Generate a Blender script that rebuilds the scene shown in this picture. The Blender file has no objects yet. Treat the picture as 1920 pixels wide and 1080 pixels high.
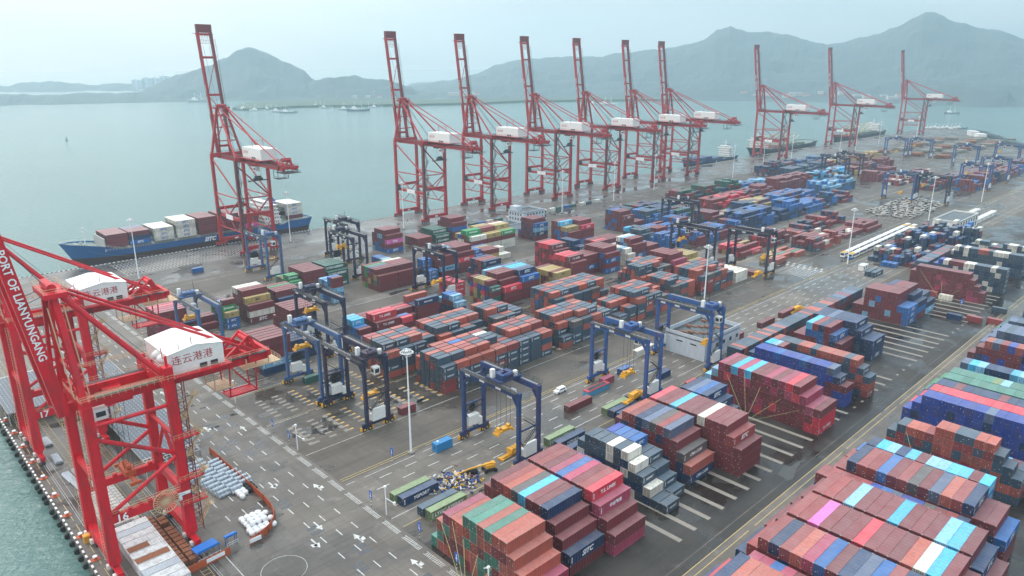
import bpy, math, random
import numpy as np
from mathutils import Vector, Matrix
S = bpy.context.scene
COL = S.collection
R_ = math.radians
rnd = random.Random(7)

# ------------------------------------------------------------------ camera
CH, CF, CT, CY = 114.0, 1368.0, R_(17.0), R_(46.1)
cam = bpy.data.cameras.new('camera'); camo = bpy.data.objects.new('camera', cam); COL.objects.link(camo)
cam.sensor_width = 36.0; cam.lens = 36.0 * CF / 1920.0
cam.clip_start = 1.0; cam.clip_end = 40000.0
camo.location = (0, 0, CH); camo.rotation_euler = (math.pi / 2 - CT, 0, CY - math.pi / 2)
S.camera = camo
# ------------------------------------------------------------------ sky, sun, exposure
SUN_EL, SUN_AZ = R_(42), R_(100)          # azimuth measured from +X towards +Y
w = bpy.data.worlds.new("World"); S.world = w; w.use_nodes = True
nt = w.node_tree; nt.nodes.clear()
wo = nt.nodes.new('ShaderNodeOutputWorld'); bg = nt.nodes.new('ShaderNodeBackground')
sky = nt.nodes.new('ShaderNodeTexSky'); sky.sky_type = 'NISHITA'; sky.sun_disc = False
sky.sun_elevation = SUN_EL; sky.sun_rotation = math.pi / 2 - SUN_AZ
sky.air_density = 1.0; sky.dust_density = 4.0; sky.ozone_density = 1.5
mixw = nt.nodes.new('ShaderNodeMix'); mixw.data_type = 'RGBA'; mixw.inputs[0].default_value = 0.72
mixw.inputs[7].default_value = (7.4, 8.0, 8.25, 1)      # cloud cover, evenly grey-white
tcw = nt.nodes.new('ShaderNodeTexCoord'); mpw = nt.nodes.new('ShaderNodeMapping'); mpw.inputs['Scale'].default_value = (1, 1, 4.5); nt.links.new(tcw.outputs['Generated'], mpw.inputs['Vector'])
nzw = nt.nodes.new('ShaderNodeTexNoise'); nzw.inputs['Scale'].default_value = 2.2; nzw.inputs['Detail'].default_value = 5; nt.links.new(mpw.outputs[0], nzw.inputs['Vector'])
cmw = nt.nodes.new('ShaderNodeMix'); cmw.data_type = 'RGBA'; cmw.inputs[6].default_value = (4.0, 5.3, 6.0, 1); cmw.inputs[7].default_value = (10.6, 10.3, 9.9, 1); 
dtw = nt.nodes.new('ShaderNodeVectorMath'); dtw.operation = 'DOT_PRODUCT'; dtw.inputs[1].default_value = (-.42, .40, 0); nt.links.new(tcw.outputs['Generated'], dtw.inputs[0])   # the cloud is thicker towards +X
adw = nt.nodes.new('ShaderNodeMath'); adw.operation = 'ADD'; nt.links.new(nzw.outputs[0], adw.inputs[0]); nt.links.new(dtw.outputs['Value'], adw.inputs[1]); nt.links.new(adw.outputs[0], cmw.inputs[0]); 
szw = nt.nodes.new('ShaderNodeSeparateXYZ'); nt.links.new(tcw.outputs['Generated'], szw.inputs[0])            # an overcast sky is brighter overhead
mzw = nt.nodes.new('ShaderNodeMapRange'); mzw.inputs[1].default_value = .05; mzw.inputs[2].default_value = .9; mzw.inputs[3].default_value = 1.0; mzw.inputs[4].default_value = 2.7; nt.links.new(szw.outputs['Z'], mzw.inputs[0])
vmw = nt.nodes.new('ShaderNodeVectorMath'); vmw.operation = 'SCALE'; nt.links.new(cmw.outputs[2], vmw.inputs[0]); nt.links.new(mzw.outputs[0], vmw.inputs['Scale']); nt.links.new(vmw.outputs['Vector'], mixw.inputs[7])
nt.links.new(sky.outputs[0], mixw.inputs[6]); nt.links.new(mixw.outputs[2], bg.inputs[0])
bg.inputs[1].default_value = 0.12
nt.links.new(bg.outputs[0], wo.inputs[0])
sun = bpy.data.lights.new('sun', 'SUN'); sun.energy = 0.9; sun.angle = R_(20); sun.color = (1.0, 0.97, 0.93)
suno = bpy.data.objects.new('sun', sun); COL.objects.link(suno)
sd = Vector((math.cos(SUN_EL) * math.cos(SUN_AZ), math.cos(SUN_EL) * math.sin(SUN_AZ), math.sin(SUN_EL)))
suno.rotation_euler = sd.to_track_quat('Z', 'Y').to_euler()
S.view_settings.view_transform = 'Standard'; S.view_settings.look = 'None'
S.view_settings.exposure = 0.12; S.view_settings.gamma = 1.0
S.cycles.max_bounces = 6; S.cycles.volume_bounces = 4; S.cycles.use_denoising = True
S.cycles.use_adaptive_sampling = True; S.cycles.adaptive_threshold = 0.02

# ------------------------------------------------------------------ camera arithmetic (used to rank what shows largest)
FWv = np.array([math.cos(CY) * math.cos(CT), math.sin(CY) * math.cos(CT), -math.sin(CT)])
RTv = np.array([math.sin(CY), -math.cos(CY), 0.0]); UPv = np.cross(RTv, FWv)
def px(P):
    q = np.asarray(P, float) - [0, 0, CH]; z = q @ FWv
    return 960 + CF * (q @ RTv) / z, 540 - CF * (q @ UPv) / z
def gp(x, y, z=0.0):
    d = FWv + RTv * (x - 960) / CF - UPv * (y - 540) / CF; t = (z - CH) / d[2]
    return float(d[0] * t), float(d[1] * t)

# ------------------------------------------------------------------ helpers
def lin(c):
    return tuple((v / 255 / 12.92) if v / 255 <= 0.04045 else ((v / 255 + 0.055) / 1.055) ** 2.4 for v in c)
class MB:
    """collects shapes, built as one mesh object; mi = material slot"""
    def __init__(s): s.v = []; s.f = []; s.m = []; s.c = []; s.col = (1, 1, 1)
    def face(s, pts, mi=0):
        n = len(s.v); s.v += [tuple(p) for p in pts]; s.f.append(tuple(range(n, n + len(pts)))); s.m.append(mi); s.c.append(s.col)
    def raw(s, vs, fs, mi=0):
        n = len(s.v); s.v += [tuple(p) for p in vs]
        for f in fs: s.f.append(tuple(i + n for i in f)); s.m.append(mi); s.c.append(s.col)
    def box(s, x0, x1, y0, y1, z0, z1, mi=0, skip=()):
        vs = [(x0, y0, z0), (x1, y0, z0), (x1, y1, z0), (x0, y1, z0), (x0, y0, z1), (x1, y0, z1), (x1, y1, z1), (x0, y1, z1)]
        fs = {'b': (0, 3, 2, 1), 't': (4, 5, 6, 7), 'f': (0, 1, 5, 4), 'r': (1, 2, 6, 5), 'k': (2, 3, 7, 6), 'l': (3, 0, 4, 7)}
        s.raw(vs, [f for k, f in fs.items() if k not in skip], mi)
    def beam(s, p, q, w, h=None, mi=0, up=(0, 0, 1), w2=None, h2=None):
        p = Vector(p); q = Vector(q); h = w if h is None else h; d = (q - p).normalized()
        u = Vector(up)
        if abs(d.dot(u)) > 0.98: u = Vector((1, 0, 0))
        a = d.cross(u).normalized(); b = a.cross(d)
        w2 = w if w2 is None else w2; h2 = h if h2 is None else h2
        vs = [p + a * (i * w / 2) + b * (j * h / 2) for i, j in ((-1, -1), (1, -1), (1, 1), (-1, 1))] + \
             [q + a * (i * w2 / 2) + b * (j * h2 / 2) for i, j in ((-1, -1), (1, -1), (1, 1), (-1, 1))]
        s.raw(vs, [(0, 1, 2, 3), (7, 6, 5, 4), (0, 4, 5, 1), (1, 5, 6, 2), (2, 6, 7, 3), (3, 7, 4, 0)], mi)
    def tube(s, p, q, r, n=8, mi=0, r2=None):
        p = Vector(p); q = Vector(q); d = (q - p).normalized(); u = Vector((0, 0, 1)) if abs(d.z) < .9 else Vector((1, 0, 0))
        a = d.cross(u).normalized(); b = a.cross(d); r2 = r if r2 is None else r2
        an = [2 * math.pi * i / n for i in range(n)]
        vs = [p + (a * math.cos(t) + b * math.sin(t)) * r for t in an] + [q + (a * math.cos(t) + b * math.sin(t)) * r2 for t in an]
        s.raw(vs, [(i, (i + 1) % n, n + (i + 1) % n, n + i) for i in range(n)] + [tuple(range(n))[::-1], tuple(range(n, 2 * n))], mi)
    def rail(s, p, q, h=1.1, step=2.5, t=0.07, mi=0):
        """railing between two points: posts, top and middle rail"""
        p = Vector(p); q = Vector(q); L = (q - p).length; n = max(1, round(L / step)); z = Vector((0, 0, h))
        s.beam(p + z, q + z, t, t, mi); s.beam(p + z * .5, q + z * .5, t * .8, t * .8, mi)
        for i in range(n + 1):
            a = p.lerp(q, i / n); s.beam(a, a + z, t, t, mi)
    def mesh(s, name, mats, smooth=False):
        me = bpy.data.meshes.new(name); me.from_pydata(s.v, [], s.f)
        for m in mats: me.materials.append(m)
        me.polygons.foreach_set('material_index', s.m)
        if smooth: me.polygons.foreach_set('use_smooth', [True] * len(s.f))
        if any(c != (1, 1, 1) for c in s.c):
            ca = me.color_attributes.new('Col', 'FLOAT_COLOR', 'CORNER'); a = []
            for f, c in zip(s.f, s.c): a += [c[0], c[1], c[2], 1.0] * len(f)
            ca.data.foreach_set('color', a)
        me.update(); return me
    def build(s, name, mats, parent=None, smooth=False, color=None):
        if not isinstance(mats, (list, tuple)): mats = [mats]
        o = bpy.data.objects.new(name, s.mesh(name, mats, smooth)); COL.objects.link(o)
        if parent is not None: o.parent = parent
        if color is not None: o.color = (*color, 1)
        return o
def tag(o, label, cat, group=None, kind=None):
    if label: o['label'] = label
    if cat: o['category'] = cat
    if group: o['group'] = group
    if kind: o['kind'] = kind
    return o
def empty(name, loc=(0, 0, 0), rz=0.0):
    o = bpy.data.objects.new(name, None); COL.objects.link(o); o.location = loc; o.rotation_euler = (0, 0, rz)
    o.empty_display_size = 0.5; return o
def copy_tree(o, parent=None, color=None):
    c = o.copy(); COL.objects.link(c); c.parent = parent
    if color is not None and c.type == 'MESH' and o.get('recolor'): c.color = (*color, 1)
    for ch in list(o.children): copy_tree(ch, c, color)
    return c
def struct(o): o['kind'] = 'structure'; return o

# ------------------------------------------------------------------ materials
def mat(name, base=(.5, .5, .5), rough=.6, metal=0.0, kind=None, noise=0.0, nscale=1.0, dark=(.3, .25, .2), bump=0.0, bscale=20, spec=.5, src='const', emit=None, streak=False):
    m = bpy.data.materials.new(name); m.use_nodes = True; t = m.node_tree; b = t.nodes['Principled BSDF']
    b.inputs['Roughness'].default_value = rough; b.inputs['Metallic'].default_value = metal; b.inputs['Specular IOR Level'].default_value = spec
    if src == 'object':
        c = t.nodes.new('ShaderNodeObjectInfo').outputs['Color']
    elif src == 'attr':
        a = t.nodes.new('ShaderNodeVertexColor'); a.layer_name = 'Col'; c = a.outputs[0]
    else:
        r = t.nodes.new('ShaderNodeRGB'); r.outputs[0].default_value = (*base, 1); c = r.outputs[0]
    g = t.nodes.new('ShaderNodeNewGeometry')
    if noise > 0:
        n = t.nodes.new('ShaderNodeTexNoise'); n.inputs['Scale'].default_value = nscale; n.inputs['Detail'].default_value = 6; n.inputs['Roughness'].default_value = .65
        mp = t.nodes.new('ShaderNodeMapping'); t.links.new(g.outputs['Position'], mp.inputs['Vector'])
        if streak: mp.inputs['Scale'].default_value = (1, 1, .25)
        t.links.new(mp.outputs[0], n.inputs['Vector'])
        rr = t.nodes.new('ShaderNodeMapRange'); rr.inputs[1].default_value = .45; rr.inputs[2].default_value = .75; rr.inputs[3].default_value = 0; rr.inputs[4].default_value = noise
        t.links.new(n.outputs[0], rr.inputs[0])
        mx = t.nodes.new('ShaderNodeMix'); mx.data_type = 'RGBA'; t.links.new(rr.outputs[0], mx.inputs[0]); t.links.new(c, mx.inputs[6]); mx.inputs[7].default_value = (*dark, 1)
        c = mx.outputs[2]
    t.links.new(c, b.inputs['Base Color'])
    if bump > 0:
        n2 = t.nodes.new('ShaderNodeTexNoise'); n2.inputs['Scale'].default_value = bscale; t.links.new(g.outputs['Position'], n2.inputs['Vector'])
        bp = t.nodes.new('ShaderNodeBump'); bp.inputs['Strength'].default_value = bump; t.links.new(n2.outputs[0], bp.inputs['Height']); t.links.new(bp.outputs[0], b.inputs['Normal'])
    if emit: b.inputs['Emission Color'].default_value = (*emit, 1); b.inputs['Emission Strength'].default_value = 1
    return m
def paint_mat(name, src):
    """container paint: own colour, faded and streaked roof, painted brighter as if lit from above, rust, pressed ribs"""
    m = mat(name, src=src, rough=.42, noise=.62, nscale=1.1, dark=(.11, .07, .06), streak=True)
    t = m.node_tree; b = t.nodes['Principled BSDF']; base = b.inputs['Base Color'].links[0].from_socket
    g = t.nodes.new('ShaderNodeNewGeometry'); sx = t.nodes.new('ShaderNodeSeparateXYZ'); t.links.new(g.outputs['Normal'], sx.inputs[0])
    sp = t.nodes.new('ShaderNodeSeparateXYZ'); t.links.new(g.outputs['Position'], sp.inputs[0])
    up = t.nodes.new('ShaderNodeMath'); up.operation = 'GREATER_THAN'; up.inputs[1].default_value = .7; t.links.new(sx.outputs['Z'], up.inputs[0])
    n = t.nodes.new('ShaderNodeTexNoise'); n.inputs['Scale'].default_value = .35; n.inputs['Detail'].default_value = 5; t.links.new(g.outputs['Position'], n.inputs['Vector'])
    k = t.nodes.new('ShaderNodeMath'); k.operation = 'MULTIPLY'; t.links.new(up.outputs[0], k.inputs[0])
    k2 = t.nodes.new('ShaderNodeMath'); k2.operation = 'MULTIPLY'; k2.inputs[1].default_value = .22; t.links.new(n.outputs[0], k2.inputs[0]); t.links.new(k2.outputs[0], k.inputs[1])
    mx = t.nodes.new('ShaderNodeMix'); mx.data_type = 'RGBA'; t.links.new(k.outputs[0], mx.inputs[0]); t.links.new(base, mx.inputs[6]); mx.inputs[7].default_value = (.50, .49, .48, 1)
    hs = t.nodes.new('ShaderNodeHueSaturation'); vv = t.nodes.new('ShaderNodeMapRange'); t.links.new(up.outputs[0], vv.inputs[0]); vv.inputs[3].default_value = 1.0; vv.inputs[4].default_value = 1.22  # upward faces get a lighter colour, imitating stronger skylight on the roofs
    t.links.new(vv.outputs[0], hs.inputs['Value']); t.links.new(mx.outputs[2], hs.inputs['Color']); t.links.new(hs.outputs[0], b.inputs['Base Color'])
    # ribs: a wave along x and y, felt on the sides and weaker on the roof
    add = t.nodes.new('ShaderNodeMath'); add.operation = 'ADD'; t.links.new(sp.outputs['X'], add.inputs[0]); t.links.new(sp.outputs['Y'], add.inputs[1])
    mu = t.nodes.new('ShaderNodeMath'); mu.operation = 'MULTIPLY'; mu.inputs[1].default_value = 22.0; t.links.new(add.outputs[0], mu.inputs[0])
    sn = t.nodes.new('ShaderNodeMath'); sn.operation = 'SINE'; t.links.new(mu.outputs[0], sn.inputs[0])
    bp = t.nodes.new('ShaderNodeBump'); bp.inputs['Strength'].default_value = .35; bp.inputs['Distance'].default_value = .05
    t.links.new(sn.outputs[0], bp.inputs['Height']); t.links.new(bp.outputs[0], b.inputs['Normal'])
    return m
M = {}
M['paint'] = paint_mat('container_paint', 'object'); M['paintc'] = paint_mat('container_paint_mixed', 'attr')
M['steel'] = mat('crane_paint', src='object', rough=.5, noise=.75, nscale=.45, dark=(.12, .03, .03), streak=True)
M['cast'] = mat('worn_steel', (.42, .41, .40), .5, noise=.5, nscale=3)
M['dark'] = mat('dark_steel', (.035, .037, .042), .5)
M['white'] = mat('white_paint', (.80, .80, .78), .5, noise=.25, nscale=.8, dark=(.45, .40, .34))
M['ltext'] = mat('white_lettering', (.85, .86, .88), .5)
M['btext'] = mat('blue_lettering', (.03, .14, .45), .5)
M['rtext'] = mat('red_lettering', (.45, .02, .03), .5)
M['dtext'] = mat('dark_lettering', (.03, .03, .04), .5)
M['yellow'] = mat('yellow_paint', (.78, .40, .03), .45, noise=.4, nscale=2, dark=(.15, .08, .03))
M['brass'] = mat('yellow_cream_paint', (.62, .44, .27), .5)
M['rust'] = mat('rusty_iron', (.30, .11, .05), .8, noise=.7, nscale=2.5, dark=(.10, .05, .03))
M['rubber'] = mat('rubber', (.02, .02, .02), .8)
M['glass'] = mat('dark_glass', (.03, .04, .05), .12)
M['wall'] = mat('rendered_wall', (.55, .60, .66), .8, noise=.5, nscale=.6, dark=(.30, .32, .33), streak=True)
M['roofdark'] = mat('wet_flat_roof', (.06, .065, .07), .25, noise=.6, nscale=.5, dark=(.02, .02, .02))
M['silver'] = mat('foil_wrap', (.50, .56, .62), .32, metal=.3, noise=.3, nscale=2, dark=(.2, .22, .25))
M['palew'] = mat('pale_board', (.52, .49, .46), .7, noise=.6, nscale=1.5, dark=(.25, .22, .20))
M['sheet'] = mat('white_sheeting', (.72, .73, .74), .6, noise=.6, nscale=.8, dark=(.20, .13, .10))
M['blue'] = mat('bright_blue_sheet', (.02, .18, .62), .35)
M['orange'] = mat('orange_barrier', (.50, .10, .035), .6, noise=.4, nscale=1.5, dark=(.25, .06, .03))
M['obj'] = mat('plain_paint', src='object', rough=.4, noise=.2, nscale=1.0, dark=(.15, .13, .12))
M['attr'] = mat('mixed_paint', src='attr', rough=.55, noise=.25, nscale=1.0, dark=(.12, .10, .09))
M['mark'] = mat('road_marking', (.66, .66, .64), .6, noise=.85, nscale=.9, dark=(.20, .19, .18))
M['ymark'] = mat('yellow_marking', (.55, .42, .16), .6, noise=.75, nscale=1.3, dark=(.2, .18, .14))

def ground_mat(name, c1, c2, wet, slab=0.0, rough=.75, sc=.05):
    """concrete or asphalt: patches, slab joints, and wet areas that are darker and smoother"""
    m = bpy.data.materials.new(name); m.use_nodes = True; t = m.node_tree; b = t.nodes['Principled BSDF']; L = t.links.new
    g = t.nodes.new('ShaderNodeNewGeometry')
    def noise(s, d=6, r=.6):
        n = t.nodes.new('ShaderNodeTexNoise'); n.inputs['Scale'].default_value = s; n.inputs['Detail'].default_value = d; n.inputs['Roughness'].default_value = r; L(g.outputs['Position'], n.inputs['Vector']); return n.outputs[0]
    def rng(x, a, b_, lo=0., hi=1.):
        r = t.nodes.new('ShaderNodeMapRange'); r.inputs[1].default_value = a; r.inputs[2].default_value = b_; r.inputs[3].default_value = lo; r.inputs[4].default_value = hi; L(x, r.inputs[0]); return r.outputs[0]
    def mix(f, a, b_, mode='MIX'):
        x = t.nodes.new('ShaderNodeMix'); x.data_type = 'RGBA'; x.blend_type = mode
        for i, v in ((0, f), (6, a), (7, b_)):
            if isinstance(v, (int, float)): x.inputs[i].default_value = v
            elif isinstance(v, tuple): x.inputs[i].default_value = (*v, 1)
            else: L(v, x.inputs[i])
        return x.outputs[2]
    c = mix(rng(noise(sc), .35, .65), c1, c2)
    c = mix(rng(noise(.6, 4), .55, .8, 0, .35), c, tuple(v * .55 for v in c1))
    c = mix(rng(noise(9, 3), .35, .75, 0, .35), c, tuple(min(1, v * 1.5) for v in c2))
    for scl in ((.025, .8, 1), (.9, .03, 1)):          # wheel tracks and drag marks along and across the yard
        mp = t.nodes.new('ShaderNodeMapping'); mp.inputs['Scale'].default_value = scl; L(g.outputs['Position'], mp.inputs['Vector'])
        ns = t.nodes.new('ShaderNodeTexNoise'); ns.inputs['Scale'].default_value = 1.0; ns.inputs['Detail'].default_value = 4; L(mp.outputs[0], ns.inputs['Vector'])
        c = mix(rng(ns.outputs[0], .52, .72, 0, .5 if scl[0] < .1 else .22), c, tuple(v * .5 for v in c1))
    c = mix(rng(noise(.16, 5), .60, .66, 0, .45), c, tuple(min(1, v * 1.45) for v in c2))
    if slab > 0:
        bk = t.nodes.new('ShaderNodeTexBrick'); bk.offset = 0; bk.inputs['Scale'].default_value = 1.0; bk.inputs['Mortar Size'].default_value = .035
        bk.inputs['Brick Width'].default_value = slab; bk.inputs['Row Height'].default_value = slab * .8
        bk.inputs['Color1'].default_value = (.86, .86, .86, 1); bk.inputs['Color2'].default_value = (1.12, 1.12, 1.12, 1); bk.inputs['Mortar'].default_value = (.6, .6, .6, 1)
        L(g.outputs['Position'], bk.inputs['Vector']); c = mix(1.0, c, bk.outputs[0], 'MULTIPLY')
    wt = rng(noise(.022, 5, .62), .60 - wet, .70 - wet)
    pud = rng(noise(.07, 3, .5), .52, .56)
    c = mix(wt, c, mix(1.0, c, (.55, .55, .56), 'MULTIPLY'))
    L(c, b.inputs['Base Color'])
    r1 = t.nodes.new('ShaderNodeMix'); r1.data_type = 'FLOAT'; L(wt, r1.inputs[0]); r1.inputs[2].default_value = rough; r1.inputs[3].default_value = .30
    mm = t.nodes.new('ShaderNodeMath'); mm.operation = 'MULTIPLY'; L(pud, mm.inputs[0]); L(wt, mm.inputs[1])
    r2 = t.nodes.new('ShaderNodeMix'); r2.data_type = 'FLOAT'; L(mm.outputs[0], r2.inputs[0]); L(r1.outputs[0], r2.inputs[2]); r2.inputs[3].default_value = .06
    L(r2.outputs[0], b.inputs['Roughness'])
    bp = t.nodes.new('ShaderNodeBump'); bp.inputs['Distance'].default_value = .03
    bs = t.nodes.new('ShaderNodeMix'); bs.data_type = 'FLOAT'; L(mm.outputs[0], bs.inputs[0]); bs.inputs[2].default_value = .35; bs.inputs[3].default_value = 0.0
    L(bs.outputs[0], bp.inputs['Strength']); L(noise(3, 4), bp.inputs['Height']); L(bp.outputs[0], b.inputs['Normal'])
    return m
M['ground'] = ground_mat('yard_paving', (.070, .058, .048), (.118, .100, .084), .12, 0, .7)
M['asphalt'] = ground_mat('dark_asphalt', (.022, .019, .017), (.050, .043, .038), .16, 0, .65)
M['concrete'] = ground_mat('concrete_slabs', (.108, .094, .081), (.172, .153, .135), .09, 5.0, .7)
M['quay'] = ground_mat('quay_concrete', (.090, .076, .067), (.150, .130, .117), .17, 7.0, .55)
M['pad'] = mat('concrete_pad', (.26, .235, .205), .7, noise=.6, nscale=.8, dark=(.18, .15, .12))
M['strip'] = mat('concrete_strip', (.30, .29, .28), .55, noise=.6, nscale=.6, dark=(.15, .145, .14))
M['qwall'] = mat('quay_wall', (.13, .12, .11), .8, noise=.6, nscale=.5, dark=(.04, .04, .035))

def water_mat():
    m = bpy.data.materials.new('sea_water'); m.use_nodes = True; t = m.node_tree; b = t.nodes['Principled BSDF']; L = t.links.new
    g = t.nodes.new('ShaderNodeNewGeometry')
    n0 = t.nodes.new('ShaderNodeTexNoise'); n0.inputs['Scale'].default_value = .004; n0.inputs['Detail'].default_value = 5; L(g.outputs['Position'], n0.inputs['Vector'])
    mx = t.nodes.new('ShaderNodeMix'); mx.data_type = 'RGBA'; L(n0.outputs[0], mx.inputs[0]); mx.inputs[6].default_value = (.065, .140, .130, 1); mx.inputs[7].default_value = (.125, .225, .215, 1)
    L(mx.outputs[2], b.inputs['Base Color']); b.inputs['Roughness'].default_value = .12; b.inputs['IOR'].default_value = 1.33
    mp = t.nodes.new('ShaderNodeMapping'); mp.inputs['Scale'].default_value = (1, 1.9, 1); mp.inputs['Rotation'].default_value = (0, 0, R_(35)); L(g.outputs['Position'], mp.inputs['Vector'])
    prev = None
    for sc, st, ds in ((.16, .55, 1.2), (.55, .6, .5), (1.8, .5, .15)):
        n = t.nodes.new('ShaderNodeTexNoise'); n.inputs['Scale'].default_value = sc; n.inputs['Detail'].default_value = 3; n.inputs['Distortion'].default_value = .6; L(mp.outputs[0], n.inputs['Vector'])
        bp = t.nodes.new('ShaderNodeBump'); bp.inputs['Strength'].default_value = st; bp.inputs['Distance'].default_value = ds; L(n.outputs[0], bp.inputs['Height'])
        if prev is not None: L(prev, bp.inputs['Normal'])
        prev = bp.outputs[0]
    L(prev, b.inputs['Normal']); return m
M['water'] = water_mat()
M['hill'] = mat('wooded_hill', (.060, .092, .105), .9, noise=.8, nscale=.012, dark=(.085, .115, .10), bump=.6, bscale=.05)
M['marsh'] = mat('low_green_land', (.06, .095, .065), .9, noise=.7, nscale=.02, dark=(.05, .08, .04))

# ================================================================== SETTING
QX, QY = 29.4, 473.0            # near quay edge, far quay edge
YARD = [(QX, -400), (2600, -400), (1900, -60), (1300, 235), (1330, 262), (1400, 318), (1500, 375), (1560, 420), (1550, 466), (1530, QY), (QX, QY)]
b_ = MB(); b_.face([(x, y, 0) for x, y in YARD]); struct(b_.build('ground', M['ground']))
b_ = MB()
for (x0, y0), (x1, y1) in zip(YARD, YARD[1:] + YARD[:1]):
    b_.face([(x0, y0, 0), (x0, y0, -9), (x1, y1, -9), (x1, y1, 0)])
struct(b_.build('quay_wall', M['qwall']))
b_ = MB(); b_.face([(-3000, -3000, -3.2), (16000, -3000, -3.2), (16000, 16000, -3.2), (-3000, 16000, -3.2)]); struct(b_.build('sea_water', M['water']))
def sheet(name, m, rects, z):
    b = MB()
    for x0, x1, y0, y1 in rects: b.face([(x0, y0, z), (x1, y0, z), (x1, y1, z), (x0, y1, z)])
    return struct(b.build(name, m))
sheet('quay_apron', M['quay'], [(QX + .3, 1500, 404, QY - .3), (QX + .3, 52, -300, 403.9)], .015)
sheet('road', M['concrete'], [(52.1, 91.5, -300, 403.9), (91.6, 1250, 136, 164.8), (91.6, 640, 240.6, 248.4), (91.6, 900, 301.5, 308), (91.6, 1000, 362, 371),
                              (91.6, 1100, 62.2, 75.6), (385, 412, 164.9, 240.4), (91.6, 1000, 78.2, 78.3)], .02)
sheet('yard_asphalt', M['asphalt'], [(91.6, 700, 75.7, 78.1), (91.6, 700, 78.4, 127), (91.6, 700, -200, 62.1)], .016)
# painted lines -----------------------------------------------------
mk = MB(); ym = MB(); Z = .035
def ln(b, x0, x1, y0, y1, z=Z): b.face([(x0, y0, z), (x1, y0, z), (x1, y1, z), (x0, y1, z)])
def arrow(x, y, d, z=Z, s=1.0, hook=0):
    """d=+1 points to +Y"""
    ln(mk, x - .22, x + .22, y - 2.6 * s, y + .6 * s, z) if d > 0 else ln(mk, x - .22, x + .22, y - .6 * s, y + 2.6 * s, z)
    mk.face([(x - .9, y + d * .6 * s, z), (x + .9, y + d * .6 * s, z), (x, y + d * 3.2 * s, z)][::d])
    if hook: mk.face([(x, y - .5, z), (x + hook * 2.2, y + .2, z), (x + hook * 2.2, y - 1.3, z), (x, y - 1.4, z)])
y = -60
while y < 400:                                   # lanes of the broad road behind the near quay
    for x in (61, 65.5, 70, 74.5, 79, 83.5):
        if x < 72 and y < 165: continue
        ln(mk, x - .13, x + .13, y, y + 3.2)
    y += 8.5
for x, yy, d, h in ((81.2, 140, 1, 1), (72.4, 146, -1, -1), (85.6, 168, 1, 1), (76.5, 152, -1, 0), (67.5, 208, -1, 0), (72.2, 221, 1, 0), (76.8, 224, 1, 1), (76.8, 178, -1, 1), (85.8, 122, 1, 1), (81, 112, -1, 0),
                     (76.5, 262, 1, 1), (81, 271, 1, 0), (67.5, 250, -1, 0), (85.8, 216, 1, 0)): arrow(x, yy, d, Z, .8, h * .6)
for k in range(-8, 44):                          # ladder-like box line along the yard edge
    y0 = k * 9.0
    for i in range(11):
        ln(mk, 89.5, 90.3, y0 + i * .62, y0 + i * .62 + .22)
    ln(mk, 89.25, 89.37, y0 - .2, y0 + 7); ln(mk, 90.4, 90.52, y0 - .2, y0 + 7)
def dashes(y, x0, x1, L=4.0, P=9.0, b=mk, w=.14, ph=0):
    x = x0 + ph
    while x < x1: ln(b, x, x + L, y - w, y + w); x += P
for yy, ph in ((145.5, 0), (150.5, 3), (155.5, 1), (160, 5)): dashes(yy, 96, 700, 4.2, 9.0, mk, .13, ph)
for x in range(92, 1100, 3):                     # long lines, broken here and there
    for yy in (141.2, 163.4, 186.2, 211.9, 240.9, 249.0, 275.6, 301.6, 308.4, 334, 362, 397.5):
        if rnd.random() < .93: ln(mk, x, x + 2.95, yy - .09, yy + .09)
    for yy in (136.2, 165.9, 166.9, 75.5, 73.6, 212.8, 239.8):
        if rnd.random() < .95: ln(ym, x, x + 2.95, yy - .1, yy + .1)
for x in range(470, 505, 4): pass
for i in range(9):                               # yellow hatched box at the crossing
    a = 388 + i * 2.6
    mk.face([(a, 168, Z), (a + .3, 168, Z), (a + 8.3, 184, Z), (a + 8, 184, Z)]); mk.face([(a + 8, 168, Z + .002), (a + 8.3, 168, Z + .002), (a + .3, 184, Z + .002), (a, 184, Z + .002)])
for k in range(14): ln(mk, 408 + (k % 2) * 5, 411 + (k % 2) * 5, 168 + k * 1.7, 168.9 + k * 1.7)
# far quay: crane rails and the many rows of small white lashing-pot marks
for x in range(34, 1500, 4):
    for yy in (434.6, 435.4, 469.6, 470.4): ln(mk, x, x + 3.9, yy - .05, yy + .05)
for r in range(13):
    yy = 437.5 + r * 2.45; x = 118 + (r % 2) * .4
    while x < 334 + r * 3: ln(mk, x, x + 1.15, yy - .3, yy + .3); x += 2.0
x = 34
while x < 1500: ln(mk, x, x + 1.6, QY - 1.1, QY - .6, .05); x += 3.0
# near quay: ladder-like yellow lines, crane rails, black and white kerb
y = 60
for xx in (38.5, 43.4, 47.6):
    for k in range(220):
        yy = 60 + k * 1.55
        if rnd.random() < .9: ln(ym, xx, xx + 1.7, yy, yy + .13)
    for k in range(60): ln(ym, xx - .1, xx, 60 + k * 6, 65.6 + k * 6); ln(ym, xx + 1.7, xx + 1.8, 60 + k * 6, 65.6 + k * 6)
for k in range(60): ln(ym, 31.5, 31.65, 60 + k * 6, 64 + k * 6)
for xx in (32.8, 33.3, 50.1, 50.6, 34.6): ln(mk, xx, xx + .07, -50, 400)
for xa in (84.3,): ln(mk, 54, 54.2, 120, 160)
for k in range(40):                              # loose strokes on the road: turning lines
    a = k / 40 * 2 * math.pi; r = 5.2
    mk.face([(62 + r * math.cos(a), 142 + r * math.sin(a), Z), (62 + (r + .11) * math.cos(a), 142 + (r + .11) * math.sin(a), Z), (62 + (r + .11) * math.cos(a + .16), 142 + (r + .11) * math.sin(a + .16), Z), (62 + r * math.cos(a + .16), 142 + r * math.sin(a + .16), Z)])
pm = MB(); rr = random.Random(12)
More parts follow.
